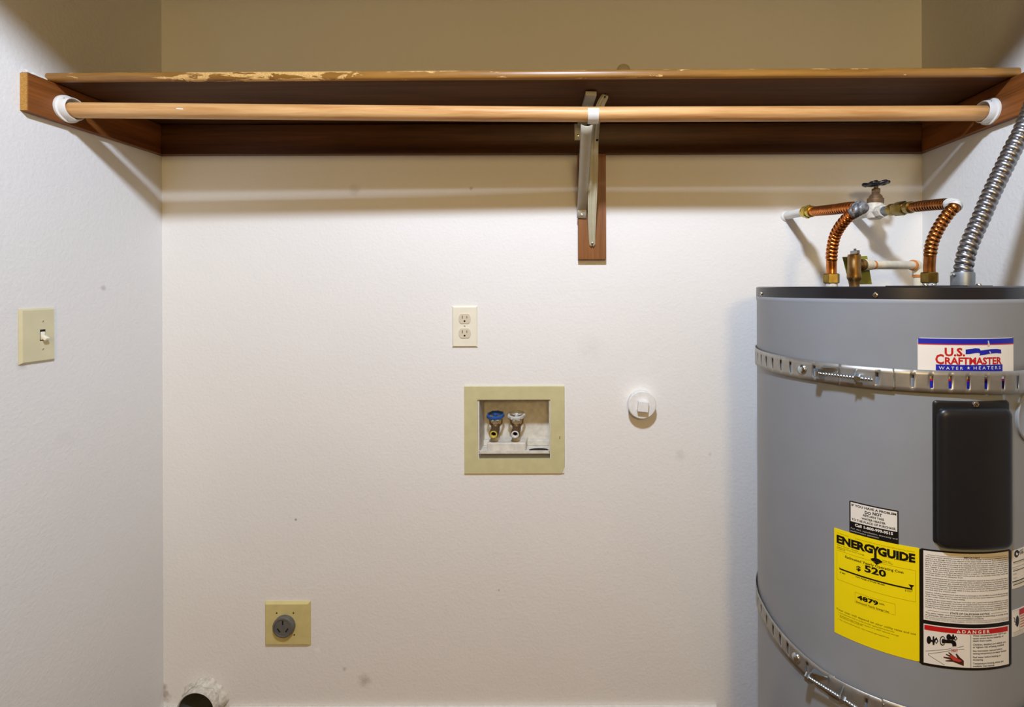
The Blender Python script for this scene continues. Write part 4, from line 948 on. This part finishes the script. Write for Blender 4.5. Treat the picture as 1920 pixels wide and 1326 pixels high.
ctrlR = [at(1746, 462, 1.006), at(1755, 437, 1.000), at(1767, 416, 0.994), at(1781, 397, 0.986), at(1790, 387.5, 0.983), at(1785.5, 384, 0.998), at(1770, 383, 1.025), at(1743, 385, 1.072), at(1720, 387.5, 1.112), at(1703, 389.5, 1.143)]
eR = flex('flex_connector', 'tarnished corrugated copper pipe bending from the black-handled valve to the heater top', RN, ctrlR, 1.332, 'copper2', 'brass2', (0.462, 0.565), 'ptape', 'white wrap on the bend', 'brass2', 2.1)

o = thing('pipe_stub', (0.6, WB, 1.47), 'short white painted pipe stub in the wall behind the left copper pipe', 'pipe')
a = eL + Vector((0, -0.003, 0)); b_ = at(1474, 404.5, WB); m = MB(); m.tube([a + (b_ - a) * k / 6 for k in range(7)], 0.0108, 20); m.lathe([(0.0165, 0), (0.0155, 0.003), (0.0110, 0.006)], b_ + Vector((0, -0.0002, 0)), (0, -1, 0), 24); m.build('pipe', 'paint', o, 40)

VV = Vector((eR.x + (eR.x - ctrlR[-1].x) * 0.4, 1.262, at(1641, 396, 1.262).z)); VV.x = at(1640.5, 396, 1.262).x
gv = thing('gate_valve', tuple(VV), 'white painted shutoff valve with a black handwheel above the heater', 'valve')
m = MB(); m.lathe([(0.0125, -0.022), (0.0175, -0.018), (0.0190, -0.006), (0.0188, 0.010), (0.0180, 0.021)], VV, (0, 0, 1), 28)
m.tube([VV + Vector((0, 0.0, 0)), VV + Vector((0, 0.05, 0.001)), Vector((VV.x, WB, VV.z + 0.001))], 0.0125, 20)
m.lathe([(0.0150, 0.006), (0.0168, 0.010), (0.0168, 0.026), (0.0150, 0.030)], VV + Vector((0.001, -0.004, -0.003)), (0.02, -1, -0.06), 8)
m.build('body', 'chippaint', gv, 40)
a = VV + Vector((0.001, -0.03, -0.004)); m = MB(); m.tube([a + (eR - a) * k / 4 for k in range(5)], 0.0108, 20); m.build('tailpiece', 'cast', gv, 40)
m = MB(); m.lathe([(0.0190, 0.020), (0.0196, 0.022), (0.0196, 0.032), (0.0165, 0.034), (0.0150, 0.039), (0.0110, 0.044), (0.0085, 0.046), (0.0085, 0.048)], VV, (0.05, 0, 1), 24)
m.lathe([(0.0095, 0.047), (0.0110, 0.0485), (0.0110, 0.0570), (0.0095, 0.0585)], VV, (0.05, 0, 1), 6); m.lathe([(0.0055, 0.058), (0.0050, 0.075)], VV, (0.05, 0, 1), 16); m.build('bonnet', 'browncast', gv, 35)
m = MB(); ax = Vector((-0.08, -0.05, 1)).normalized(); hc = VV + Vector((0.003, 0, 0.0715))
e1_ = ax.orthogonal().normalized(); e2_ = ax.cross(e1_); loop = []
for k in range(96): a = 2 * PI * k / 96; rr = 0.0262 + 0.0022 * math.cos(6 * a); loop.append(hc + (e1_ * math.cos(a) + e2_ * math.sin(a)) * rr + ax * 0.0012 * math.cos(6 * a))
loop.append(loop[0]); m.tube(loop, 0.0046, 10, caps=False)
for k in range(3): a = 2 * PI * k / 3 + 0.3; m.tube([hc + (e1_ * math.cos(a) + e2_ * math.sin(a)) * r - ax * (0.002 if r < 0.01 else 0) for r in (0.0, 0.009, 0.018, 0.026)], 0.0042, 10)
m.lathe([(0.0085, -0.006), (0.0090, 0.003), (0.0060, 0.006)], hc, ax, 16); m.lathe([(0.0045, 0.006), (0.0045, 0.009)], hc, ax, 6); m.build('handwheel', 'black', gv, 40)

# relief valve with its card, discharge pipe
RV = Vector((0.6685, 1.15, 1.2697))
rv = thing('relief_valve', tuple(RV), 'brass pressure relief valve between the copper pipes on the heater', 'valve')
m = MB(); m.lathe([(0.0110, 0.0), (0.0112, 0.012), (0.0135, 0.016), (0.0158, 0.020), (0.0160, 0.027), (0.0146, 0.030), (0.0142, 0.074), (0.0130, 0.0765), (0, 0.0765)], RV, (0, 0, 1), 28)
dP = Vector((0.877, 1.23, 1.3235)) - Vector((RV.x, RV.y, 1.3215)); dP.normalize(); o0 = Vector((RV.x, RV.y, 1.3215))
m.lathe([(0.0115, 0.006), (0.0125, 0.018), (0.0142, 0.020), (0.0142, 0.0285), (0.0125, 0.0295)], o0, dP, 24); m.build('body', 'bronze', rv, 40)
m = MB(); m.box(RV.x - 0.0042, RV.x + 0.0042, RV.y - 0.016, RV.y + 0.010, RV.z + 0.0765, RV.z + 0.0855, bev=0.001); m.lathe([(0.003, 0.0), (0.003, 0.005)], (RV.x, RV.y - 0.003, RV.z + 0.0850), (0, 0, 1), 10); m.build('test_lever', 'steel', rv)
m = MB(); cd = [at(1579.5, 482, 1.185), at(1626, 480, 1.185), at(1628.5, 500, 1.187), at(1635, 533, 1.181), at(1592, 533.5, 1.181), at(1588, 515, 1.186)]
m.prism(cd, (0, 0.001, 0)); m.build('hang_card', 'tag', rv)['label'] = 'olive yellow instruction card'
dp = thing('discharge_pipe', (0.877, 1.23, 1.32), 'cream plastic discharge pipe running right from the brass relief valve', 'pipe')
a0 = o0 + dP * 0.029; el = Vector((0.877, 1.23, 1.3235)); Lp = (el - a0).length
m = MB(); m.lathe([(0.0118, 0), (0.0138, 0.001), (0.0138, 0.012), (0.0124, 0.019), (0.0124, 0.027), (0.0105, 0.0275)], a0, dP, 24); m.build('adapter', 'pvc', dp, 40)
m = MB(); m.tube([a0 + dP * (0.02 + (Lp - 0.035) * k / 6) for k in range(7)], 0.0104, 24); m.build('pipe', 'pvc', dp, 40)
for s_, r_ in ((0.031, 0.0109),): 
    m = MB(); m.lathe([(0.0104, 0), (r_, 0.001), (r_, 0.006), (0.0104, 0.007)], a0 + dP * s_, dP, 24); m.build('glue_ring', 'glue', dp, 40)
m = MB(); m.lathe([(0.0110, 0), (0.0136, 0.001), (0.0136, 0.005), (0.0110, 0.006)], el - dP * 0.022, dP, 24); m.build('glue_ring', 'glue', dp, 40)
bend = [el - dP * 0.018]
for k in range(9):
    t = k / 8 * PI / 2; bend.append(el - dP * 0.012 + dP * 0.012 * math.sin(t) + Vector((0, 0, -0.012 + 0.012 * math.cos(t))))
bend.append(el + Vector((0, 0, -0.024))); m = MB(); m.tube(bend, lambda s, t: 0.0134, 24); m.build('elbow', 'pvc', dp, 40)
m = MB(); m.lathe([(0.0110, 0), (0.0128, 0.001), (0.0128, 0.007), (0.0110, 0.008)], el + Vector((0, 0, -0.031)), (0, 0, 1), 24); m.build('glue_ring', 'glue', dp, 40)
m = MB(); m.tube([(el.x, el.y, el.z - 0.02), (el.x, el.y, 0.8), (el.x, el.y, 0.15)], 0.0104, 24); m.build('drop_pipe', 'pvc', dp, 40)

# electric conduit
cb = Vector((at(1805, 530, 0.90).x, 0.90, 1.2714))
cd_ = thing('metal_conduit', tuple(cb), 'grey flexible steel conduit rising from the heater top at the right edge', 'conduit')
m = MB(); m.lathe([(0.0185, 0), (0.0185, 0.0215), (0.0178, 0.0245), (0.0150, 0.0250)], cb, (0, 0, 1), 28); sx_ = cb + Vector((-0.0175, -0.003, 0.0200)); m.lathe([(0.0042, 0), (0.0042, 0.004)], sx_, (-1, -0.1, 0.1), 10); m.lathe([(0.0022, 0.004), (0.0026, 0.0075)], sx_, (-1, -0.1, 0.1), 8, 'screw'); m.mats[0] = m.mats[0] or 'cast'; m.build('connector', 'cast', cd_, 40)
ctr = [cb + Vector((0, 0, 0.020)), at(1807, 500, 0.90), at(1812, 475, 0.90), at(1822, 447, 0.90), at(1838, 412, 0.90), at(1858, 365, 0.90), at(1881, 317, 0.90), at(1901, 276, 0.90), at(1918, 243, 0.90), Vector((0.872, 0.90, 1.645)), Vector((0.915, 0.90, 1.75)), Vector((0.955, 0.91, 1.90)), Vector((0.963, 0.915, 2.06))]
pts = spline(ctr, 0.0012)
m = MB(); m.tube(pts, lambda s, t: 0.0116 + 0.0038 * abs(math.sin(PI * s / 0.0114 + t / 2)) ** 0.55, 28); m.build('corrugated_sleeve', 'steel', cd_, 60)
